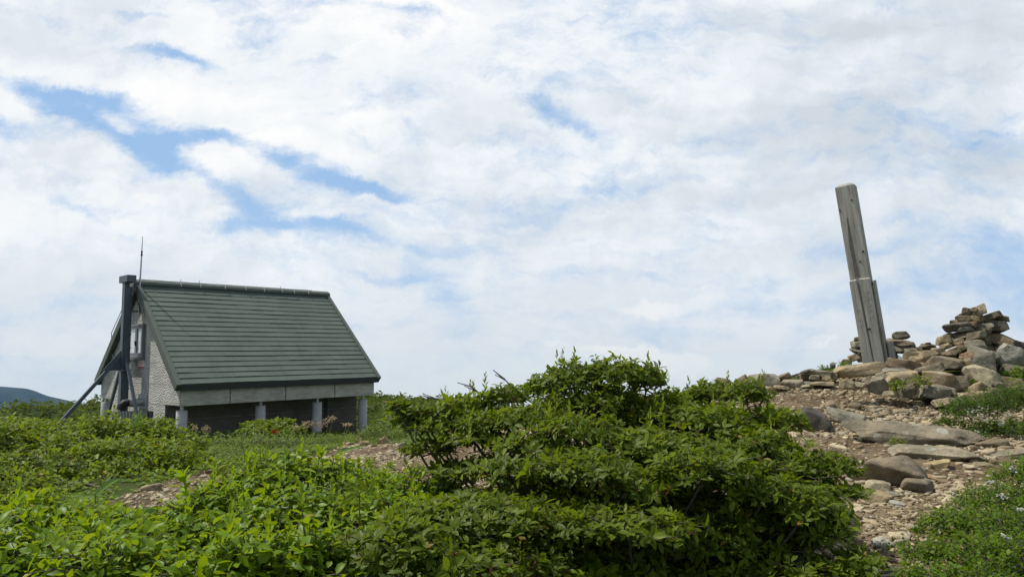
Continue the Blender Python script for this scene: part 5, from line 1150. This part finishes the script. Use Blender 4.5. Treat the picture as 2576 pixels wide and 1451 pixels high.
def shoot(pix, d, L, W, n, lab, m='broad', spread=58):
    pts = np.array([P(a, b, d) for a, b in pix]); g = pts[0].copy(); g[2] = gz(g[0], g[1]); root = empty('leafy_shoot', tuple(g), lab, 'plant')
    mb = MB(); mb.tube([Vector((0, 0, 0))]+[Vector(q-g) for q in pts], [.006]+list(np.linspace(.005, .002, len(pts))), 6); mb.obj('stem', M['twig'], root, smooth=True)
    seg = np.concatenate([[0], np.cumsum(np.linalg.norm(np.diff(pts, axis=0), axis=1))]); tt = seg[-1]*(1-np.linspace(0, .62, n)**1.2)
    b = np.stack([np.interp(tt, seg, pts[:, k]) for k in range(3)], 1)-g; ax = nrm((pts[-1]-pts[0])[None])[0]
    a = np.arange(n)*2.4+1; e = np.radians(np.linspace(22, spread+14, n)); s1 = nrm(np.cross(ax, [0, 1, 0])[None])[0]; s2 = np.cross(ax, s1)
    rad = s1*np.cos(a)[:, None]+s2*np.sin(a)[:, None]; dd = ax*np.cos(e)[:, None]+rad*np.sin(e)[:, None]; nn = ax*np.sin(e)[:, None]-rad*np.cos(e)[:, None]
    o = leaf_obj('foliage', [leaves(b, dd, nn, L*np.linspace(.8, 1.1, n), W, TPL8, tint=rng.uniform(.5, .95, n), droop=.3)], M[m]); o.parent = root
shoot([(508,1330),(498,1280),(468,1240),(462,1200)], 3.55, .085, .021, 13, 'tall leafy shoot with large leaves standing before the stony path at left')
shoot([(548,1290),(540,1240),(541,1165)], 3.9, .06, .013, 7, 'thin upright shoot right of the tall leafy shoot, crossing the path')
shoot([(800,1240),(796,1190),(806,1140)], 4.0, .085, .022, 12, 'tall pale-leaved shoot rising just below the third pillar of the hut')
shoot([(905,1230),(900,1190),(905,1160)], 4.0, .05, .013, 9, 'short dark-leaved shoot on the path edge right of the pale one')
shoot([(95,1330),(88,1290),(80,1255)], 3.7, .09, .024, 8, 'broad brownish-green shoot near the left border of the picture')
shoot([(225,1420),(228,1350),(215,1320)], 2.9, .07, .02, 10, 'leafy shoot above the bottom left foliage')
# bare twigs that stand clear of the big bush
def bare(px, py, specs, lab):
    g = P(px, py, 4.15); root = empty('bare_twig', tuple(g), lab, 'twig', 'bare twigs at the left of the big bush')
    mb = MB()
    for s in specs:
        pts = [Vector(P(a, b, d)-g) for a, b, d in s]; mb.tube(pts, np.linspace(.007, .0022, len(pts)), 5)
    mb.obj('stem', M['twig'], root)
bare(1190,1060, [[(1190,1060,4.15),(1140,1035,4.15),(1120,1018,4.15),(1102,1004,4.15),(1064,990,4.15)],[(1102,1004,4.15),(1080,1000,4.15),(1062,994,4.15)]], 'long bare twig reaching up left over the left pads of the big bush')
bare(1270,1015, [[(1270,1015,4.2),(1225,995,4.2),(1200,985,4.2),(1168,970,4.2)],[(1200,985,4.2),(1185,972,4.2),(1150,962,4.2)],[(1225,995,4.2),(1190,998,4.2)]], 'forked bare twig on the upper left slope of the big bush')
bare(1310,990, [[(1310,990,4.3),(1290,975,4.3),(1270,955,4.3),(1245,942,4.3)],[(1270,955,4.3),(1240,930,4.3)]], 'bare twig highest on the left slope of the big bush')
bare(1330,1190, [[(1420,1160,3.9),(1340,1152,3.9),(1290,1136,3.9),(1240,1140,3.9),(1200,1135,3.9)],[(1340,1152,3.9),(1300,1150,3.9),(1262,1152,3.9)],[(1560,1290,3.9),(1480,1210,3.9),(1420,1160,3.9)]], 'thick bare limb exposed under the left side of the big bush')

# ------------------------------------------------------------------ air
def haze():
    mb = MB(); mb.box(-12000, 9800, -9800, 11000, -1350, 7.2)
    m = bpy.data.materials.new('haze'); m.use_nodes = True; t = NT(m.node_tree); out = t.n('ShaderNodeOutputMaterial')
    v = t.n('ShaderNodeVolumePrincipled'); v.inputs['Color'].default_value = (.30, .54, .92, 1); v.inputs['Density'].default_value = 1.9e-5; v.inputs['Anisotropy'].default_value = .1
    t.L.new(v.outputs[0], out.inputs['Volume'])
    tag(mb.obj('haze', m), 'pale blue haze over the valley', 'haze', kind='stuff')
haze()
